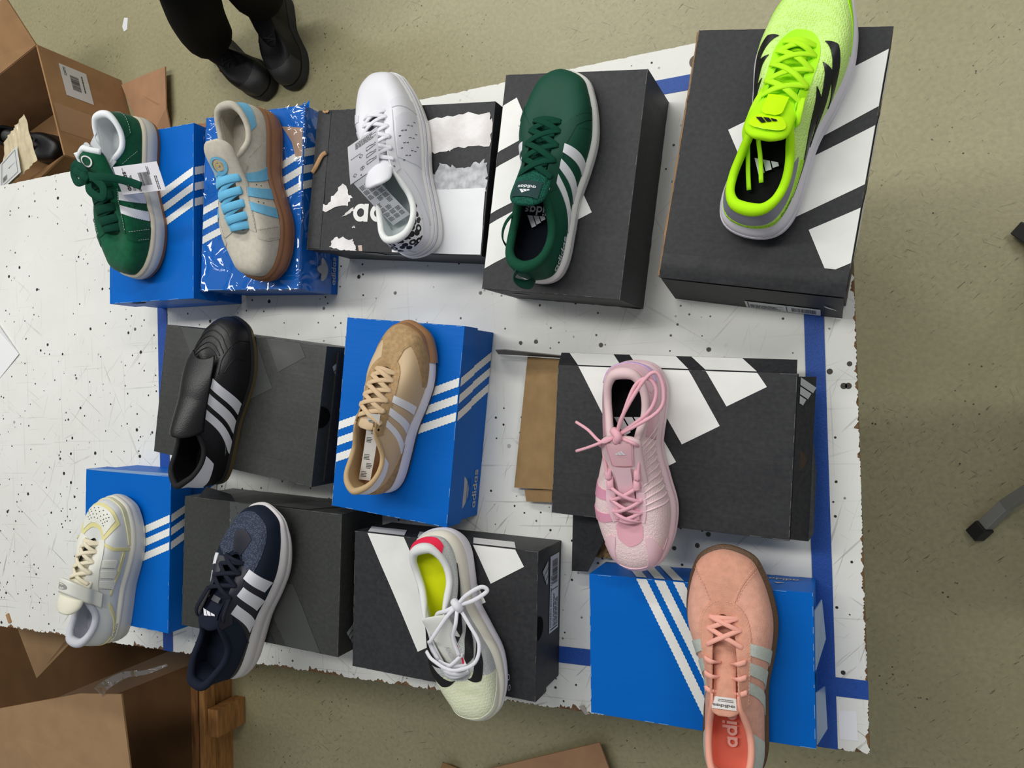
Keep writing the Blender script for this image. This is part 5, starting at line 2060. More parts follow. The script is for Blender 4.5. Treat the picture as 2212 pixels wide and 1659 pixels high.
for f in (lp, rp):
    s.patch('eyestay_trim', [(f(.41), .60), (f(.47), .62), (f(.58), .62), (f(.69), .60), (f(.79), .64)], [(f(.37), .985), (f(.47), .985), (f(.58), .985), (f(.69), .985), (f(.85), .985)], CR, .0015, na=36, nb=6)
    s.patch('side_trim', [(f(.665), .03), (f(.69), .35), (f(.74), .60)], [(f(.685), .03), (f(.71), .35), (f(.765), .62)], CRY, .0017, na=16, nb=4)
    s.patch('side_trim', [(f(.37), .34), (f(.50), .20), (f(.665), .14)], [(f(.385), .29), (f(.505), .15), (f(.665), .09)], CRY, .0017, na=16, nb=4)
    s.patch('heel_trim', [(f(.10), .03), (f(.20), .14), (f(.30), .40)], [(f(.13), .03), (f(.23), .12), (f(.335), .38)], CRY, .0016, na=14, nb=4)
    s.patch('heel_trim', [(f(.0), .26), (f(.06), .20), (f(.11), .08)], [(f(.0), .16), (f(.05), .10), (f(.09), .03)], CRY, .0016, na=12, nb=4)
    for k in range(3):
        s.patch('embossed_stripe', [(f(.44 + .075 * k), .58), (f(.425 + .075 * k), .40), (f(.41 + .075 * k), .26)], [(f(.49 + .075 * k), .58), (f(.475 + .075 * k), .40), (f(.46 + .075 * k), .22)], CR, .0020, na=14, nb=4)
        s.stitch([(f(.437 + .075 * k), .57), (f(.422 + .075 * k), .40), (f(.408 + .075 * k), .27)], mat('dark_thread', rgb(120, 118, 104), .8), r=.0004)
s.laces(CRL, [.80, .725, .65, .575, .50], .90, .0072, .003, .009, 'cross')


SP = spline([s.at(lp(.40), .70, .004), s.at(lp(.41), .90, .010), s.on_tongue(.60, .018, .012), s.on_tongue(.60, -.012, .012), s.at(rp(.42), .93, .010), s.at(rp(.385), .74, .006), s.at(rp(.355), .58, .005)], 6)


def strap(a, c):
    i = min(len(SP) - 2, int(a * (len(SP) - 1)))
    q = SP[i].lerp(SP[i + 1], a * (len(SP) - 1) - i)
    return q + Vector(((c - .5) * .027, 0, 0))


mb = MB().grid(strap, 36, 6)
o = mb.build('ankle_strap', CR, s.root, True)
md = o.modifiers.new('solid', 'SOLIDIFY')
md.thickness = .003
md.offset = 0
decal('strap_emblem', stroke([(.06 + .0 * k + .09 * (1 - math.cos(k * PI / 8)), .5 + .22 * math.sin(k * PI / 8)) for k in range(17)], .025) +
      [[(.09 + a * .024, .40 + b * .16) for a, b in q] for q in wordmark()[0]], lambda x, y: Vector(strap(x + .22, 1 - y)) + Vector((0, .0004, .0026)), mat('grey_deboss', rgb(150, 150, 146), .5), s.root)
p_, w_ = wordmark()
s.text(p_, rp(.10), -.0 + .02, (-1, .0), (0, 1), .005, mat('grey_deboss', None), .0045, 'sole_lettering')

# ---------------------------------------------------------------- navy running shoe
NV = mat('navy_knit', rgb(22, 32, 48), .8, .25, bump=.35, bscale=900)
NVC = mat('navy_padding', rgb(24, 30, 46), .85, .2, bump=.3, bscale=900)
NVL = mat('navy_lace', rgb(24, 28, 42), .8, .25, bump=.15, bscale=900, bkind='wave')
NVF = mat('navy_film', rgb(30, 30, 44), .45, .5)
s = runner('navy running shoe with three white side stripes and thick pale sole', -1.020, -.470, .866, 70.5, .312, NV, mat('pale_foam', rgb(206, 200, 200), .55), mat('pale_foam_rim', rgb(214, 210, 210), .55), mat('black_rubber', None), NVC, NVC, NVC,
           [(0, .044), (.3, .041), (.6, .034), (.85, .031), (1, .030)], [(0, .018), (.08, .004), (.2, 0), (.62, 0), (.85, .008), (1, .022)], w=1.04, wh=1.0, top=dict(z=1.09, x={0: -.012, 1: .008}), flare=.006, heel_f=.5)
s.tongue(NVC, [(.72, .046, .015, .005), (.60, .062, .020, .008), (.49, .078, .022, .010), (.41, .090, .025, .011), (.345, .099, .026, .010)], arch=.2)
NVM = knit('slate_mesh', rgb(74, 84, 104), rgb(44, 52, 70), 330, .7, .3, .5)
s.patch('toe_mesh', [(lp(.76), .50), (lp(.88), .34), (.5, .30), (rp(.88), .34), (rp(.70), .55)], [(lp(.78), .90), (lp(.90), .93), (.5, .94), (rp(.90), .93), (rp(.74), .92)], NVM, .0009, na=40, nb=10)
s.patch('vamp_tab', [(.47, .66), (.5, .62), (.53, .66)], [(.455, .97), (.5, .97), (.545, .97)], NVF, .0018, na=14, nb=6)
for f in (lp, rp):
    s.patch('lace_frame', [(f(.40), .66), (f(.50), .70), (f(.62), .70), (f(.74), .72)], [(f(.37), .985), (f(.50), .99), (f(.62), .99), (f(.80), .99)], NVF, .0012, na=36, nb=6)
    s.patch('side_film', [(f(.33), .30), (f(.45), .66), (f(.66), .74), (f(.69), .60)], [(f(.28), .12), (f(.42), .12), (f(.56), .12), (f(.63), .20)], NVF, .0008, na=24, nb=8)
    s.patch('heel_film', [(f(.02), .30), (f(.16), .26), (f(.28), .14)], [(f(.02), .03), (f(.16), .03), (f(.28), .03)], NVF, .0010, na=20, nb=5)
for sd in (1, -1):
    f = lp if sd > 0 else rp
    for pt, pb in ((.690, .585), (.585, .470), (.475, .350)):
        s.patch('stripe', [(f(pt), .74), (f(pb - .016), .16)], [(f(pt + .006), .52), (f(pb + .056), .17)] if False else [(f(pt + .050), .66), (f(pb + .036), .06)], WSTR, .0018, na=18, nb=5)
s.laces(NVL, [.80, .725, .65, .575], .90, .0072, .0026, .008, 'cross')
s.loose([s.eyelet(1, .575, .9, .004), s.eyelet(1, .50, .93, .008), s.eyelet(1, .43, .95, .010), s.eyelet(1, .38, .97, .006), s.eyelet(1, .37, .88, .002)], NVL, .008, .003, None)
s.loose([s.eyelet(-1, .575, .9, .004), s.eyelet(-1, .50, .95, .008), s.eyelet(-1, .45, .92, .006), s.eyelet(-1, .44, .86, .001)], NVL, .008, .003, None)
decal('tongue_emblem', [[((a - .8) * .020, b * .020) for a, b in q] for q in pb_], lambda x, y: s.on_tongue(.70 + y * 5, x, .0025), WSTR, s.root)
s.tpatch('tongue_loop', NVF, .47, .54, .008, .008, .0060)

# ---------------------------------------------------------------- white and black racing shoe
BW = knit('white_ripstop', rgb(214, 218, 214), rgb(190, 194, 190), 620, .7, .25, .5, stretch=(1, .35, 1))
BLIME = knit('lime_white_ripstop', rgb(238, 240, 216), rgb(222, 227, 190), 480, .65, .25, .55, stretch=(.45, 1.6, 1))
BCREAM = mat('cream_foam', rgb(228, 224, 208), .5)
BWF = mat('white_super_foam', rgb(226, 224, 232), .5, .3)
BPAD = mat('white_knit_collar', rgb(226, 228, 226), .85, .2)
BRED = mat('coral_red', rgb(240, 44, 78), .6, .3)
s = runner('white racing shoe with black blade stripes, red heel patch and lime insole', -.600, -.212, .850, -75.2, .286, BW, BWF, BCREAM, mat('dark_outsole', rgb(60, 60, 56), .6), BPAD, BPAD, BPAD,
           [(0, .050), (.3, .045), (.6, .036), (.85, .032), (1, .034)], [(0, .016), (.08, .003), (.2, 0), (.62, 0), (.85, .008), (1, .022)], w=1.05, wh=1.03, top=dict(z=1.0, y=.94), flare=.008, ins_m=mat('lime_insole', rgb(206, 214, 10), .8, .2), heel_f=.7, mid=.94, split=.55)
s.tongue(mat('thin_white_tongue', rgb(228, 228, 222), .7, .3), [(.72, .046, .014, .003), (.60, .062, .019, .004), (.48, .076, .021, .004), (.42, .084, .022, .004), (.39, .087, .022, .004)], arch=.25)
s.patch('toe_panel', [(lp(.74), .02), (lp(.86), .02), (.5, .02), (rp(.86), .02), (rp(.74), .02)], [(lp(.78), .80), (lp(.90), .90), (.5, .93), (rp(.90), .90), (rp(.78), .80)], BLIME, .0006, na=60, nb=14)
s.patch('toe_guard', [(lp(.76), .0), (lp(.86), .0), (.5, .0), (rp(.86), .0), (rp(.76), .0)], [(lp(.76), .06), (lp(.86), .18), (.5, .30), (rp(.86), .18), (rp(.76), .06)], mat('cream_toe_film', rgb(236, 236, 216), .5), .0012, na=48, nb=6)
s.patch('heel_patch', [(-.055, .95), (-.02, .96), (.02, .96), (.055, .95)], [(-.045, .55), (-.02, .42), (.02, .42), (.045, .55)], BRED, .0016, na=24, nb=6)
RBLK = mat('black_ripstop_film', rgb(18, 18, 20), .45, .4, bump=.3, bscale=600)
for sd in (1, -1):
    f = lp if sd > 0 else rp
    for a, b_, c, d in (((.89, .90), (.80, .66), (.68, .48), (.56, .26)), ((.74, .92), (.66, .68), (.56, .48), (.44, .24)), ((.61, .93), (.52, .68), (.40, .46), (.20, .16))):
        s.blade(f, a, b_, c, d, .11, RBLK)
for f in (lp, rp):
    s.patch('lace_frame', [(f(.42), .82), (f(.54), .84), (f(.66), .84), (f(.78), .84)], [(f(.40), .985), (f(.54), .99), (f(.66), .99), (f(.82), .99)], mat('white_film', rgb(232, 232, 234), .4), .0016, na=30, nb=5)
    s.patch('red_wave', [(f(.60), .86), (f(.64), .90), (f(.69), .86), (f(.73), .90)], [(f(.60), .91), (f(.64), .95), (f(.69), .91), (f(.73), .95)], BRED, .0024, na=18, nb=3)
p_, w_ = font_polys('ADIZERO', 1, True)
decal('tongue_lettering', [[((a / w_ - .5) * .045, b / w_ * .045) for a, b in q] for q in p_], lambda x, y: s.on_tongue(.24 - x * 4.4, y * 1.0 - .002, .0022), mat('grey_print', None), s.root)
s.laces(WLACE, [.80, .735, .67], .90, .0058, .003, .007, 'cross')
s.eyelets([.46], mat('grey_eyelet', None), .90, .0018)
# knotted laces
K = s.at(lp(.36), .99, .020)
E1, E2 = s.eyelet(1, .56, .93, .005), s.eyelet(-1, .56, .93, .005)
s.loose([s.eyelet(1, .67, .92, .004), E1, E1.lerp(K, .5) + Vector((0, .006, .010)), K], WLACE, .0058, .003, None)
s.loose([s.eyelet(-1, .67, .92, .004), E2, E2.lerp(K, .35) + Vector((.01, -.01, .014)), E2.lerp(K, .75) + Vector((0, 0, .012)), K], WLACE, .0058, .003, None)
s.loose([K, K + Vector((-.012, .022, .006)), K + Vector((-.018, .044, -.002)), K + Vector((-.010, .050, -.006)), K + Vector((-.002, .028, .002)), K], WLACE, .0062, .003, None)
s.loose([K, K + Vector((.004, -.016, .006)), K + Vector((.006, -.034, .002)), K + Vector((.012, -.042, -.002))], WLACE, .0066, .003, None)
s.loose([K, K + Vector((.030, .012, .002)), K + Vector((.060, .020, .002)), K + Vector((.085, .006, .006)), K + Vector((.088, -.030, .010)), K + Vector((.070, -.060, .006)), K + Vector((.058, -.074, -.004))], WLACE, .0055, .003, None)
MB().tube(spline([K + Vector((-.006, -.004, 0)), K + Vector((0, .002, .006)), K + Vector((.007, .003, 0))], 4), .0062, 10).build('lace_knot', WLACE, s.root, True)
# round dimples on the sole side
s_dots = MB()
for dx in (.80, .845):
    q = s.outoff(lp(dx), .0115)
    nn = (q - s.out(lp(dx))).normalized()
    a_ = Vector((0, 0, 1))
    b_ = nn.cross(a_)
    c_ = Vector((q.x, q.y, s.zs(q.x) - .008))
    for k in range(12):
        w0, w1 = 2 * PI * k / 12, 2 * PI * (k + 1) / 12
        n0 = len(s_dots.v)
        s_dots.v += [c_ + (a_ * math.cos(w) + b_ * math.sin(w)) * r_ for w, r_ in ((w0, .0045), (w1, .0045), (w1, .0036), (w0, .0036))]
        s_dots.f.append((n0, n0 + 1, n0 + 2, n0 + 3))
s_dots.build('sole_dimples', MIDW, s.root)

# ---------------------------------------------------------------- salmon suede shoe
SAL = mat('salmon_suede', rgb(228, 170, 148), .95, .15, var=.07, vscale=110, bump=.45, bscale=800, sheen=.1)
SAL2 = mat('salmon_suede_panel', rgb(222, 162, 138), .95, .15, var=.07, vscale=110, bump=.45, bscale=800, sheen=.1)
SALP = mat('salmon_lining', rgb(244, 174, 152), .7, .25)
SALI = mat('coral_insole', rgb(240, 134, 112), .75, .2)
SALL = mat('salmon_lace', rgb(252, 182, 164), .7, .25, bump=.15, bscale=900, bkind='wave')
SGRY = mat('pale_grey_suede', rgb(198, 204, 194), .95, .15, var=.05, vscale=140, bump=.4, bscale=800)
s = Shoe('sneaker', 'salmon suede sneaker with pale grey stripes and brown gum sole', -.156, -.523, .830, 90.2, .309, 'sneakers on shoe boxes', w=1.07, wh=1.0,
         zs=[(0, .022), (.5, .018), (.85, .019), (1, .023)], toe_a=.95, toe_g=.5, top=dict(z=.92, x={0: .012}, y=.88), bulge=.007)
GUM3 = mat('dark_gum', rgb(92, 68, 46), .5, bump=.6, bscale=350)
s.band('outsole', GUM3, s.bot, .002, lambda x: s.zs(x) - .002, .0045, n=4, bulge=.001, cap_bot=True)
s.band('sole_lip', GUM3, lambda x: s.zs(x) - .002, .0042, lambda x: s.zs(x) + .002, -.001, n=3, bulge=.0005, cap_top=.005)
s.upper(SAL)
s.lining(SALP, .64, .006)
s.insole(SALI)
s.collar(SALP, .46, .0046, rh=.006)
s.tongue(SAL2, [(.72, .036, .013, .004), (.60, .050, .018, .005), (.48, .064, .021, .007), (.40, .074, .022, .007), (.345, .081, .023, .006)], arch=.3)
s.patch('toe_strip', [(.452, .10), (.457, .35), (.462, .60), (.455, .84)], [(.548, .10), (.543, .35), (.538, .60), (.545, .84)], SAL2, .0012, na=20, nb=10)
STS = mat('pale_salmon_thread', rgb(240, 190, 166), .8)
for f in (lambda d: .5 - d, lambda d: .5 + d):
    s.stitch([(f(.052), .12), (f(.047), .35), (f(.042), .60), (f(.048), .82)], STS, r=.0005)
    s.stitch([(f(.044), .12), (f(.039), .35), (f(.034), .60), (f(.040), .82)], STS, r=.0005)
for f in (lp, rp):
    s.patch('eyestay', [(f(.385), .74), (f(.44), .70), (f(.56), .70), (f(.68), .70), (f(.78), .72), (f(.90), .80), (f(1.0), .83)],
            [(f(.375), .985), (f(.44), .985), (f(.56), .985), (f(.68), .985), (f(.78), .985), (f(.90), .985), (f(1.0), .985)], SAL2, .0016, na=44, nb=6, zig=.04, teeth=30)
    s.stitch([(f(.39), .76), (f(.44), .725), (f(.56), .725), (f(.68), .725), (f(.78), .745), (f(.90), .82), (f(1.0), .85)], STS, off=.002, r=.0005)
for sd in (1, -1):
    s.stripes(SGRY, sd, [.640, .555, .470], [.515, .420, .325], .050, .056, .04, .72, .0017, zig=.06, teeth=18)
s.patch('heel_tab', [(-.125, .93), (-.06, .95), (0, .95), (.06, .95), (.125, .93)], [(-.105, .30), (-.05, .22), (0, .20), (.05, .22), (.105, .30)], SGRY, .0016, na=34, nb=8)
s.laces(SALL, [.82, .745, .67], .90, .0062, .0028, .006, 'cross')
for sd in (1, -1):
    for p in (.60, .535, .47):
        q, nn = s.eyelet(sd, p, .90), s.N(lp(p) if sd > 0 else rp(p), .9)
        s.loose([q - nn * .001 + Vector((0, sd * .006, 0)), q + nn * .003 + Vector((0, sd * .003, 0)), q + nn * .004 + Vector((-.003, -sd * .006, .001)), q + Vector((-.006, -sd * .012, -.008))], SALL, .0068, .003, Vector((0, sd * .4, .9)).normalized(), 'lace_loop')
s.eyelets([.415], HOLE, .90, .0018)
s.tpatch('tongue_label', mat('label_white', rgb(226, 222, 218), .6), .70, .88, .0155, .0155, .0015)
p_, w_ = wordmark()
decal('lettering', [[((a - 2.9) * .0048, b * .0048 + .002) for a, b in q] for q in p_] + textlines(-.012, -.008, .024, .006, 2, 4), lambda x, y: s.on_tongue(.785 + y * 7, x, .0022), mat('grey_ink', rgb(96, 90, 90), .7), s.root)
decal('insole_lettering', [[(a * .0135, b * .0135) for a, b in q] for q in p_], lambda x, y: Vector((.042 + x, y - .006, s.zs(.08) + .0135)), mat('pale_pink_print', rgb(248, 200, 188), .6), s.root)

# ---------------------------------------------------------------- paper tags
TAGM = mat('tag_card', rgb(232, 230, 236), .5)
TAGG = mat('tag_card_grey', rgb(188, 190, 196), .55)


def card(name, label, P0, P1, P3, m, group=None, bend=.002):
    """thin card with corners P0 (origin), P1 (along x), P3 (along y); returns mapping function"""
    P0, P1, P3 = Vector(P0), Vector(P1), Vector(P3)
    nn = (P1 - P0).cross(P3 - P0).normalized()
    if nn.z < 0:
        nn = -nn
    f = lambda a, b, off=0: P0.lerp(P1, a) + (P3 - P0) * b + nn * (off + bend * math.sin(PI * b))
    mb = MB().grid(lambda a, b: f(a, b), 6, 10)
    o = mb.build(name, m)
    md = o.modifiers.new('solid', 'SOLIDIFY')
    md.thickness = .0004
    md.offset = 0
    tag(o, label, 'tag', group)
    return o, f

# tag hanging from the green suede shoe
o, f = card('price_tag', 'white price tag with barcode hanging on the dark green suede shoe', (-1.1925, .3847, .948), (-1.1917, .430, .968), (-1.0990, .3848, .936), TAGM)
p_, w_ = wordmark()
# printed matter; text reads along the tag's short edge
tmap = lambda x, y: f(x, 1 - y, .0006)
wm = [[(.12 + a * .115, .74 + b * .080) for a, b in q] for q in p_]
pp, ww = font_polys('CAMPUS 00s', 1, True)
wm += [[(.10 + a / ww * .55, .64 + b / ww * .42) for a, b in q] for q in pp]
pp, ww = font_polys('ID2048   UNISEX', 1)
wm += [[(.62 + a / ww * .32, .78 + b / ww * .30) for a, b in q] for q in pp]
wm += textlines(.05, .10, .6, .07, 2, 3) + textlines(.05, .52, .40, .06, 2, 8) + textlines(.60, .22, .3, .06, 2, 5)
wm += [[(b, a) for a, b in q] for q in barcode(.24, .24, .24, .46, 4)]
decal('tag_print', wm, tmap, INK, o)

# tags of the white shoe
o, f = card('care_tag', 'white fold-out care tag with shoe pictograms on the white shoe', (-.6858, .331, .965), (-.6375, .3566, .958), (-.6717, .3792, .990), TAGM)
tmap = lambda x, y: f(x, y, .0005)
wm = textlines(.25, .80, .70, .16, 7, 5) + textlines(.08, .62, .35, .03, 1, 6)


def outline(pts, w=.014):
    return stroke(pts + pts[:1], w)


for cy_ in (.22, .40, .58):
    wm += outline([(.60, cy_), (.92, cy_ + .02), (.92, cy_ + .07), (.84, cy_ + .055), (.72, cy_ + .085), (.60, cy_ + .08)])
for cx_, cy_ in ((.18, .16), (.42, .55)):
    wm += outline([(cx_ - .06, cy_), (cx_, cy_ + .045), (cx_ + .06, cy_), (cx_, cy_ - .045)])
wm += outline([(.44 + (.075 if i % 2 else .05) * math.cos(i * PI / 6), .22 + (.055 if i % 2 else .035) * math.sin(i * PI / 6)) for i in range(12)])
wm += ring(.44, .22, .02, .008, 10)
decal('tag_print', wm, tmap, INK, o)
decal('tag_hole', [[(.38 + .02 * math.cos(i * PI / 6), .06 + .016 * math.sin(i * PI / 6)) for i in range(12)]], lambda x, y: f(x, y, .0006), HOLE, o)
o, f = card('size_tag', 'grey tag of tiny multilingual print lying in the white shoe', (-.6446, .2745, .912), (-.613, .2884, .912), (-.682, .333, .962), TAGG)
wm = []
for i in range(3):
    for j in range(8):
        if (i + j) % 5 != 4:
            wm += textlines(.06 + i * .31, .08 + j * .105, .26, .085, 4, i * 9 + j)
decal('tag_print', wm, lambda x, y: f(x, y, .0005), INK, o)

# tag of the tan shoe
o, f = card('size_tag', 'narrow white tag of fine print tucked under the tan shoe laces', (-.7223, -.1247, .908), (-.7003, -.1265, .908), (-.6665, -.0188, .960), mat('tag_card_warm', rgb(214, 210, 204), .55), bend=-.003)
wm = []
for j in range(7):
    if j != 3:
        wm += textlines(.12 + .3 * (j % 2), .05 + j * .13, .5, .09, 4, j)
decal('tag_print', wm, lambda x, y: f(x, y, .0005), INK, o)

# ================================================================== surroundings on the floor
KB = mat('carton_brown', rgb(160, 124, 88), .85, .2, var=.07, vscale=18, bump=.12, bscale=300)
KBD = mat('carton_brown_dark', rgb(128, 96, 64), .85, .2, var=.07, vscale=18, bump=.12, bscale=300)


def board(name, pts, m, parent=None, th=.005, loc=None):
    mb = MB()
    pts = [Vector(p) for p in pts]
    nn = (pts[1] - pts[0]).cross(pts[2] - pts[0]).normalized()
    if nn.z < 0:
        nn = -nn
    k = len(pts)
    mb.v = [p + nn * th * .5 for p in pts] + [p - nn * th * .5 for p in pts]
    mb.f = [tuple(range(k)), tuple(range(2 * k - 1, k - 1, -1))] + [(i, (i + 1) % k, k + (i + 1) % k, k + i) for i in range(k)]
    return fix_normals(mb.build(name, m, parent))


# open shipping carton with a black shoe inside
A, D = Vector((-2.331, 1.16, .31)), Vector((-2.21, .789, .31))
inw = Vector((-.951, -.310, 0))
A2, D2 = A + inw * .56, D + inw * .56
ct = thing('shipping_carton', 'open brown shipping carton with white address label standing beside the table', 'carton')
dn = Vector((0, 0, -.31))


def wall(p, q, name='carton_wall'):
    return board(name, [p, q, q + dn, p + dn], KB, ct)


wall(A, D)
wall(D, D2)
wall(D2, A2)
wall(A2, A)
board('carton_bottom', [A + dn * .97, D + dn * .97, D2 + dn * .97, A2 + dn * .97], KBD, ct)
board('flap', [A, D, D + inw * .075 + Vector((.03, .05, -.09)), A + inw * .06 + Vector((.02, -.1, -.10))], KB, ct)
board('flap', [A, A2, A2 + Vector((-.06, .14, .06)), A + Vector((-.04, .13, .07))], KB, ct)
board('flap', [D, D2, D2 + Vector((.06, -.10, .04)), D + Vector((-.02, -.07, .05))], KBD, ct)
fA = lambda x, y: A.lerp(D, y) + dn * x + Vector((.951, .31, 0)) * .0035
decal('address_label', [rect(.20, .10, .52, .40)], fA, mat('label_white_paper', rgb(206, 204, 204), .5), ct)
decal('label_print', [[(b, a) for a, b in q] for q in barcode(.18, .30, .14, .10, 2)] + [[(b, a) for a, b in q] for q in textlines(.15, .44, .20, .03, 1, 3)] +
      [[(b, a) for a, b in q] for q in textlines(.12, .24, .10, .03, 2, 3)], lambda x, y: fA(x, y) + Vector((.951, .31, 0)) * .0006, INK, ct)
decal('packing_tape', [rect(.02, .52, .80, .78)], lambda x, y: A.lerp(D, y) + dn * x + Vector((.951, .31, 0)) * .0032, mat('tan_tape', rgb(166, 130, 98), .3, .5), ct)
# document pouch on the near flap
fol = mat('shiny_pouch', rgb(214, 200, 166), .18, .7, bump=1.0, bscale=26, var=.1, vscale=30)
q0, q1, q2, q3 = Vector((-2.46, .86, .335)), Vector((-2.36, .935, .335)), Vector((-2.285, .775, .345)), Vector((-2.47, .70, .335))
mb = MB().grid(lambda a, c: q0.lerp(q1, a).lerp(q3.lerp(q2, a), c) + Vector((0, 0, .008 * noise.noise(Vector((a * 14, c * 3, 2))))), 20, 20)
mb.build('document_pouch', fol, ct, True)
mb = MB().grid(lambda a, c: q0.lerp(q1, a * .62).lerp(q3.lerp(q2, a * .62), .45 + c * .55) + Vector((0, 0, .009)), 2, 2)
mb.build('delivery_note', mat('note_paper', rgb(214, 216, 214), .4), ct)
decal('note_print', outline([(.08, .50), (.55, .50), (.55, .95), (.08, .95)], .01) + outline([(.30, .72), (.55, .72)], .01) + barcode(.12, .80, .12, .1, 7),
      lambda x, y: q0.lerp(q1, x).lerp(q3.lerp(q2, x), y) + Vector((0, 0, .0105)), INK, ct)

s = Shoe('sneaker', 'black shoe lying inside the open shipping carton', -2.74, .985, .104, -20, .30, None, w=1.0)
s.band('outsole', mat('black_rubber', None), s.bot, .002, lambda x: s.zs(x) + .002, .0, n=3, cap_bot=True)
s.upper(BLK)
s.lining(DARK_IN)
s.insole(DARK_IN)
s.collar(DARK_IN)
s.tongue(BLK, [(.70, .042, .014, .004), (.58, .057, .019, .006), (.46, .074, .022, .008), (.36, .090, .024, .009), (.30, .099, .024, .008)])
s.laces(mat('black_lace', rgb(22, 22, 24), .8), [.78, .70, .62, .54, .46], .9, .006, .002)
o = bevel(MB().box(-.24, .24, -.15, .15, 0, .09).build('carton_insert', KBD), .003)
o.location = (-2.537, .888, .013)
o.rotation_euler = (0, 0, .315)
tag(o, 'flat brown cardboard insert in the open carton under the black shoe', 'carton')

o = board('cardboard_sheet', [(-2.32, 1.14, .006), (-2.083, 1.150, .03), (-2.076, 1.007, .035), (-2.09, .95, .006), (-2.20, .90, .006)], mat('pale_cardboard', rgb(176, 136, 104), .85, .2, var=.06, vscale=20))
tag(o, 'loose pale cardboard sheet lying on the floor beside the open carton', 'cardboard')
mb = MB().grid(lambda a, c: (-2.05 + .25 * a, .80 + .12 * c + .05 * a * (1 - a), .02 + .05 * abs(noise.noise(Vector((a * 4, c * 4, 3)))) * math.sin(PI * a) + .008 * noise.noise(Vector((a * 14, c * 14, 5)))), 16, 12)
o = mb.build('crumpled_paper', mat('brown_paper', rgb(168, 122, 88), .85, .2), smooth=False)
tag(o, 'crumpled brown wrapping paper on the floor behind the blue box', 'paper')
decal('sticker', [rect(-1.965, .865, -1.93, .905)], lambda x, y: Vector((x, y, .068)), PRINT_W, o)

# wooden crate with big carton beside the table
cr = thing('wooden_pallet', 'wooden pallet frame with corner block on the floor under the table edge', 'pallet')
WOOD = mat('raw_pine', rgb(164, 116, 66), .75, .3, var=.25, vscale=14, stretch=(6, 1, 6), bump=.2, bscale=60)
bevel(MB().box(-1.880, -1.858, -1.60, -.52, .085, .130).build('plank', WOOD, cr), .002)
bevel(MB().box(-1.912, -1.884, -1.60, -.52, .085, .132).build('plank', mat('dark_pine', rgb(126, 84, 46), .8, .3, var=.4, vscale=10, stretch=(6, 1, 6)), cr), .002)
bevel(MB().box(-1.8575, -1.815, -1.03, -.945, .0, .120).build('corner_block', WOOD, cr), .003)
MB().box(-3.2, -1.90, -1.60, -1.58, .0, .13).build('plank', WOOD, cr)
MB().box(-1.90, -1.87, -1.50, -.60, .0, .084).build('runner', WOOD, cr)
BALE_SHADED = mat('bale_brown_shaded', rgb(96, 68, 42), .9, .15, var=.08, vscale=10)  # cardboard brown darkened to stand in for shade of a deep carton
o = MB().box(-3.17, -1.914, -1.57, -.55, .0, .11).build('cardboard_bale', BALE_SHADED)
tag(o, 'large flat brown cardboard box with painted-in shade lying on the wooden pallet', 'carton')
mb = MB().grid(lambda a, c: (-2.95 + 1.03 * a, -1.20 + .42 * a + (c - .5) * .07, .1108), 12, 2)
mb.build('packing_tape', mat('tan_tape_dull', rgb(112, 84, 56), .35, .5), o)
fl_ = thing('carton_flap_box', 'pale brown carton with raised torn flap standing on the wooden pallet', 'carton')
board('flap', [(-2.30, -.865, .505), (-1.92, -.768, .50), (-1.766, -.751, .498), (-1.772, -.95, .47), (-1.78, -1.25, .45), (-2.35, -1.25, .45)], mat('flap_brown', rgb(172, 138, 102), .85, .2, var=.05, vscale=16, bump=.1, bscale=300), fl_)
board('carton_wall', [(-2.30, -1.25, .45), (-1.99, -1.25, .45), (-1.99, -1.25, .112), (-2.30, -1.25, .112)], KBD, fl_)
mb = MB().ribbon(spline([(-1.845, -.755, .505), (-1.80, -.725, .52), (-1.73, -.690, .52), (-1.66, -.676, .515), (-1.60, -.655, .50)], 8), Vector((.1, -.3, .95)).normalized(),
                 [.030 * (1 - .85 * (i / 32)) + .003 for i in range(33)], .0006)
mb.build('clear_tape_strip', film2, fl_, True)
o = board('cardboard_flap', [(-2.35, -.56, .42), (-1.99, -.575, .42), (-1.975, -.585, .40), (-2.30, -.82, .36)], mat('flap_brown', None))
board('flap_support', [(-2.35, -.56, .415), (-1.99, -.575, .415), (-1.99, -.575, .112), (-2.35, -.56, .112)], KBD, o)
tag(o, 'folded brown cardboard flap sticking up beneath the speckled table edge', 'cardboard')

# loose cardboard at the photograph's lower rim
o = board('cardboard_sheet', [(-.955, -1.03, .012), (-.612, -.893, .03), (-.575, -.99, .03), (-.62, -1.35, .012), (-.95, -1.35, .012)], mat('pale_cardboard', None))
tag(o, 'flat pale cardboard sheet on the floor below the white racing shoe', 'cardboard')
o = board('cardboard_sheet', [(-1.075, -1.02, .03), (-1.03, -1.04, .012), (-1.0, -1.3, .004), (-1.2, -1.3, .004)], KB)
tag(o, 'torn brown cardboard strip on the floor near the wooden pallet', 'cardboard')
o = MB().poly([(-2.310, 1.33, .002), (-2.295, 1.335, .002), (-2.290, 1.375, .002), (-2.308, 1.38, .002), (-2.318, 1.35, .002)]).build('paper_scrap', paper)
md = o.modifiers.new('solid', 'SOLIDIFY')
md.thickness = .002
tag(o, 'small white paper scrap on the bare floor', 'scrap')

# grey metal stool at the near end of the table
st = thing('metal_stool', 'grey metal stool with black rubber feet on the khaki floor', 'stool')
GREYT = mat('grey_painted_tube', rgb(134, 134, 130), .45, .5)
RUB = mat('black_rubber_foot', rgb(30, 30, 30), .6)


def sq_tube(pts, w, name, m):
    mb = MB()
    mb.tube(pts, w * .7071, 4)
    o = mb.build(name, m, st)
    return bevel(o, .002)


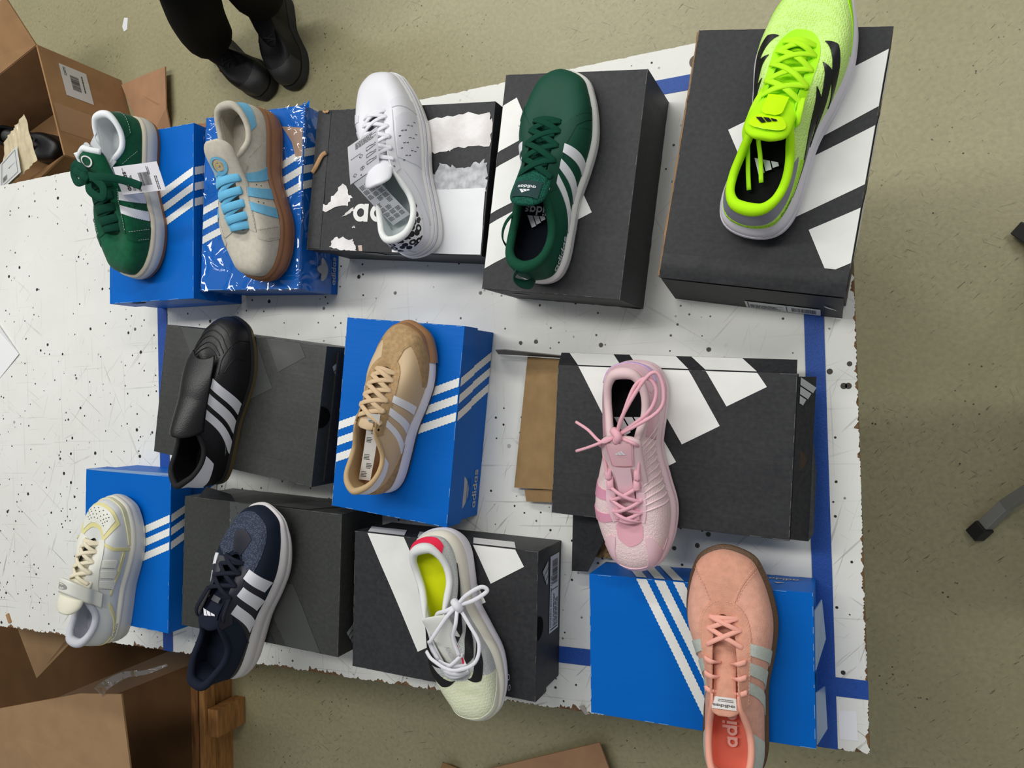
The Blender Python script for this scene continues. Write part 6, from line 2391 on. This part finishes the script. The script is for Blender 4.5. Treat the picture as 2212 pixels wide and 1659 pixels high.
sq_tube([(.256, -.309, .014), (.300, -.253, .035), (.335, -.210, .10), (.420, -.12, .30), (.46, -.08, .45)], .024, 'leg', GREYT)
sq_tube([(.243, -.325, .008), (.262, -.301, .022)], .031, 'rubber_foot', RUB)
sq_tube([(.356, .318, .014), (.40, .27, .06), (.44, .20, .25), (.46, .12, .45)], .024, 'leg', GREYT)
sq_tube([(.345, .332, .010), (.368, .304, .028)], .031, 'rubber_foot', RUB)
sq_tube([(.86, -.33, .014), (.80, -.26, .06), (.72, -.10, .45)], .024, 'leg', GREYT)
sq_tube([(.86, .33, .014), (.80, .26, .06), (.72, .12, .45)], .024, 'leg', GREYT)
sq_tube([(.318, -.235, .055), (.42, -.20, .06), (.80, -.26, .06)], .014, 'cross_bar', mat('black_bar', rgb(24, 24, 24), .5))
bevel(MB().box(.42, .78, -.18, .20, .45, .475).build('seat', mat('dark_seat', rgb(40, 40, 42), .6), st), .01, 3)

# ================================================================== person in black clothes standing behind the table
pe = thing('person', 'person in black trousers and black work boots standing behind the table', 'person', (0, 0, 0))
BOOT = mat('black_work_leather', rgb(17, 17, 18), .55, .3, bump=.3, bscale=120)
BSOLE = mat('dark_grey_boot_sole', rgb(34, 34, 34), .8)


def boot(x, y, ang):
    s = Shoe('boot', None, x, y, 0.0, ang, .31, None, w=1.05, wh=1.05, zs=[(0, .034), (.5, .030), (.85, .030), (1, .036)], toe_a=1.15, toe_g=.55, bulge=.006,
             top=dict(x=[.02, .04, .09, .16, .24, .31, .34, .36, .42, .48, .53, .56, .57], y=1.0, z=[.46, .46, .46, .46, .46, .45, .44, .43, .40, .36, .33, .31, .30]))
    del s.root['category']
    s.root.parent = pe
    s.band('boot_sole', BSOLE, s.bot, .003, lambda x: s.zs(x) + .002, .0, n=4, bulge=.002, cap_bot=True)
    s.upper(BOOT, 'boot_upper')
    s.tongue(BOOT, [(.60, .09, .02, .008), (.50, .112, .026, .010), (.40, .130, .030, .012), (.34, .145, .032, .012)], 'boot_tongue')
    s.laces(mat('black_boot_lace', rgb(16, 16, 16), .6), [.86, .74, .64, .54, .46], .9, .006, .003, .008, 'cross', 'boot_lace')
    s.patch('toe_cap', [(lp(.80), .05), (lp(.90), .05), (.5, .05), (rp(.90), .05), (rp(.80), .05)], [(lp(.80), .30), (lp(.90), .44), (.5, .50), (rp(.90), .44), (rp(.80), .30)], mat('boot_toe_cap', rgb(34, 34, 35), .55), .0016, na=40, nb=6)
    s.patch('red_tag', [(rp(.56), .52), (rp(.62), .56)], [(rp(.56), .50), (rp(.62), .54)], mat('dull_red', rgb(130, 44, 36), .6), .002, na=6, nb=2)
    s.eyelets([.86, .74, .64, .54], mat('boot_eyelet', rgb(130, 130, 126), .35, metal=.8), .9, .0022)
    return s


boot(-1.875, 1.190, math.degrees(math.atan2(.985 - 1.195, -1.655 + 1.895)))
boot(-1.615, 1.285, math.degrees(math.atan2(.985 - 1.285, -1.550 + 1.615)))


def skin_mesh(name, pts, edges, radii, m, parent, root=0, sub=2):
    me = bpy.data.meshes.new(name)
    me.from_pydata(pts, edges, [])
    o = bpy.data.objects.new(name, me)
    link(o, parent)
    me.materials.append(m)
    sk = o.modifiers.new('skin', 'SKIN')
    sk.use_smooth_shade = True
    lay = me.skin_vertices[0].data
    for i, r_ in enumerate(radii):
        lay[i].radius = r_ if isinstance(r_, tuple) else (r_, r_)
        lay[i].use_root = (i == root)
    ss = o.modifiers.new('sub', 'SUBSURF')
    ss.levels = sub
    ss.render_levels = sub
    return o


CLOTH = mat('black_cloth', rgb(17, 17, 20), .9, .15, bump=.4, bscale=60)
SKINM = mat('skin', rgb(196, 152, 126), .55, .4)
HAIR = mat('dark_hair', rgb(40, 32, 26), .7)
fwd = Vector((.55, -.835, 0))
sd_ = Vector((.835, .55, 0))
PV = Vector((-1.52, 1.42, .86))
aL, aR = Vector((-1.785, 1.130, .125)), Vector((-1.570, 1.210, .130))
kL, kR = Vector((-1.53, 1.10, .47)), Vector((-1.37, 1.14, .47))
hL, hR = PV - sd_ * .09, PV + sd_ * .09
skin_mesh('trousers', [PV, hL, kL, (kL + aL) / 2 + Vector((-.02, .01, 0)), aL, hR, kR, (kR + aR) / 2 + Vector((-.02, .01, 0)), aR, PV + Vector((0, 0, .12))],
          [(0, 1), (1, 2), (2, 3), (3, 4), (0, 5), (5, 6), (6, 7), (7, 8), (0, 9)],
          [(.15, .12), .10, .085, .086, .082, .10, .085, .086, .082, (.15, .11)], CLOTH, pe)
CH = PV + Vector((0, 0, .40)) + fwd * .12
NK = CH + Vector((0, 0, .16)) + fwd * .03
shL, shR = CH - sd_ * .19 + Vector((0, 0, .08)), CH + sd_ * .19 + Vector((0, 0, .08))
eL, eR = shL + Vector((-.05, 0, -.28)) - sd_ * .04, shR + Vector((0, 0, -.28)) + sd_ * .04
wL, wR = eL + fwd * .14 + Vector((0, 0, -.18)), eR + fwd * .14 + Vector((0, 0, -.18))
skin_mesh('jacket', [PV + Vector((0, 0, .02)), PV + Vector((0, 0, .22)), CH, NK, shL, eL, wL, shR, eR, wR], [(0, 1), (1, 2), (2, 3), (2, 4), (4, 5), (5, 6), (2, 7), (7, 8), (8, 9)],
          [(.165, .13), (.155, .125), (.165, .125), .06, .075, .058, .046, .075, .058, .046], CLOTH, pe)
HD = NK + Vector((0, 0, .17)) + fwd * .05
mb = MB()


def head(a, b):
    th, ph = 2 * PI * a, PI * b
    x, y, z = math.sin(ph) * math.cos(th), math.sin(ph) * math.sin(th), math.cos(ph)
    w = .072 * (1 - .22 * max(0, -z))
    q = fwd * (x * .092) + sd_ * (y * w) + Vector((0, 0, z * .118))
    if x > .7 and abs(y) < .25 and -.35 < z < .1:
        q += fwd * .016 * (1 - abs(y) * 4)
    return HD + q


mb.grid(head, 36, 24, closed_u=True)
mb.tube([NK - Vector((0, 0, .05)), HD - Vector((0, 0, .06))], [.055, .052], 14)
mb.build('head', SKINM, pe, True)
mb = MB().grid(lambda a, b: HD + (Vector(head(a, b * .55)) - HD) * 1.06 + Vector((0, 0, .004)) - fwd * .012, 36, 12, closed_u=True)
mb.build('hair', HAIR, pe, True)
for sg in (-1, 1):
    e_ = HD + fwd * .083 + sd_ * (sg * .030) + Vector((0, 0, .006))
    mb = MB().grid(lambda a, b: e_ + Vector((math.sin(PI * b) * math.cos(2 * PI * a), math.sin(PI * b) * math.sin(2 * PI * a), math.cos(PI * b))) * .011, 14, 8, closed_u=True)
    mb.build('eye', mat('eye_white', rgb(220, 216, 210), .3), pe, True)
    mb = MB().grid(lambda a, b: HD + sd_ * (sg * (.070 + .010 * math.sin(PI * b))) + Vector((0, 0, .030 * math.cos(PI * b))) - fwd * .012 * math.cos(2 * PI * a), 10, 8, closed_u=True)
    mb.build('ear', SKINM, pe, True)
mb = MB().grid(lambda a, b: HD + fwd * (.086 + .004 * math.sin(PI * b)) + sd_ * ((a - .5) * .046) + Vector((0, 0, -.058 + .010 * (b - .5))), 10, 4)
mb.build('mouth', mat('lip', rgb(160, 96, 86), .5), pe, True)
for wv, sg in ((wL, -1), (wR, 1)):
    dv = (fwd * .6 + Vector((0, 0, -.8))).normalized()
    pts = [wv - dv * .03, wv + dv * .05]
    ed = [(0, 1)]
    rd = [.030, (.040, .022)]
    for i, (off, ln) in enumerate(((-.030, .070), (-.010, .082), (.010, .078), (.028, .062))):
        b_ = wv + dv * .085 + sd_ * off
        pts += [b_, b_ + dv * ln * .5 + fwd * .010, b_ + dv * ln + fwd * .026]
        k = len(pts) - 3
        ed += [(1, k), (k, k + 1), (k + 1, k + 2)]
        rd += [.011, .009, .008]
    b_ = wv + dv * .035 - sd_ * sg * .034
    pts += [b_, b_ + dv * .03 + fwd * .02 - sd_ * sg * .012, b_ + dv * .05 + fwd * .034]
    k = len(pts) - 3
    ed += [(1, k), (k, k + 1), (k + 1, k + 2)]
    rd += [.012, .010, .009]
    skin_mesh('hand', pts, ed, rd, SKINM, pe)

# hall walls beyond the picture
wm_ = mat('hall_wall', rgb(206, 206, 200), .9, .1)
tag(MB().box(-9.1, -9.0, -8, 8, 0, 4.2).build('wall_left', wm_), None, None, kind='structure')
tag(MB().box(-9, 6, 7.9, 8.0, 0, 4.2).build('wall_back', wm_), None, None, kind='structure')


# ================================================================== small pieces belong to the part they sit on
SUBPART = {'tongue_label': 'tongue', 'tongue_emblem': 'tongue', 'tongue_padding': 'tongue', 'tongue_strap': 'tongue', 'tongue_loop': 'tongue', 'tongue_lettering': 'tongue',
           'label_stitching': 'tongue', 'insole_emblem': 'insole', 'insole_lettering': 'insole', 'stitching': 'upper', 'perforations': 'upper', 'seam': 'upper', 'rib': 'upper',
           'embossed_lettering': 'fold_over_tongue', 'sole_dimples': 'midsole', 'sole_lettering': 'midsole', 'pinstripe': 'outsole', 'strap_emblem': 'ankle_strap',
           'eyelet': 'upper', 'lettering': 'upper', 'lace_knot': 'lace', 'lace_end': 'lace', 'lace_loop': 'lace', 'heel_tab_tail': 'heel_tab', 'red_wave': 'lace_frame',
           'label_print': 'size_label', 'emblem_line': 'emblem', 'open_flap_tab': 'open_flap', 'note_print': 'delivery_note'}
for r_ in [o for o in bpy.data.objects if o.parent is None and o.type == 'EMPTY']:
    if r_.name.split('.')[0] not in ('sneaker', 'shoe_box', 'shipping_carton'):
        continue
    kids = list(r_.children)
    first = {}
    for k in kids:
        first.setdefault(k.name.split('.')[0], k)
    for k in kids:
        tgt = SUBPART.get(k.name.split('.')[0])
        if r_.name.startswith('shipping') and k.name.startswith('label_print'):
            tgt = 'address_label'
        if tgt and tgt in first and first[tgt] is not k and not k.children:
            k.parent = first[tgt]
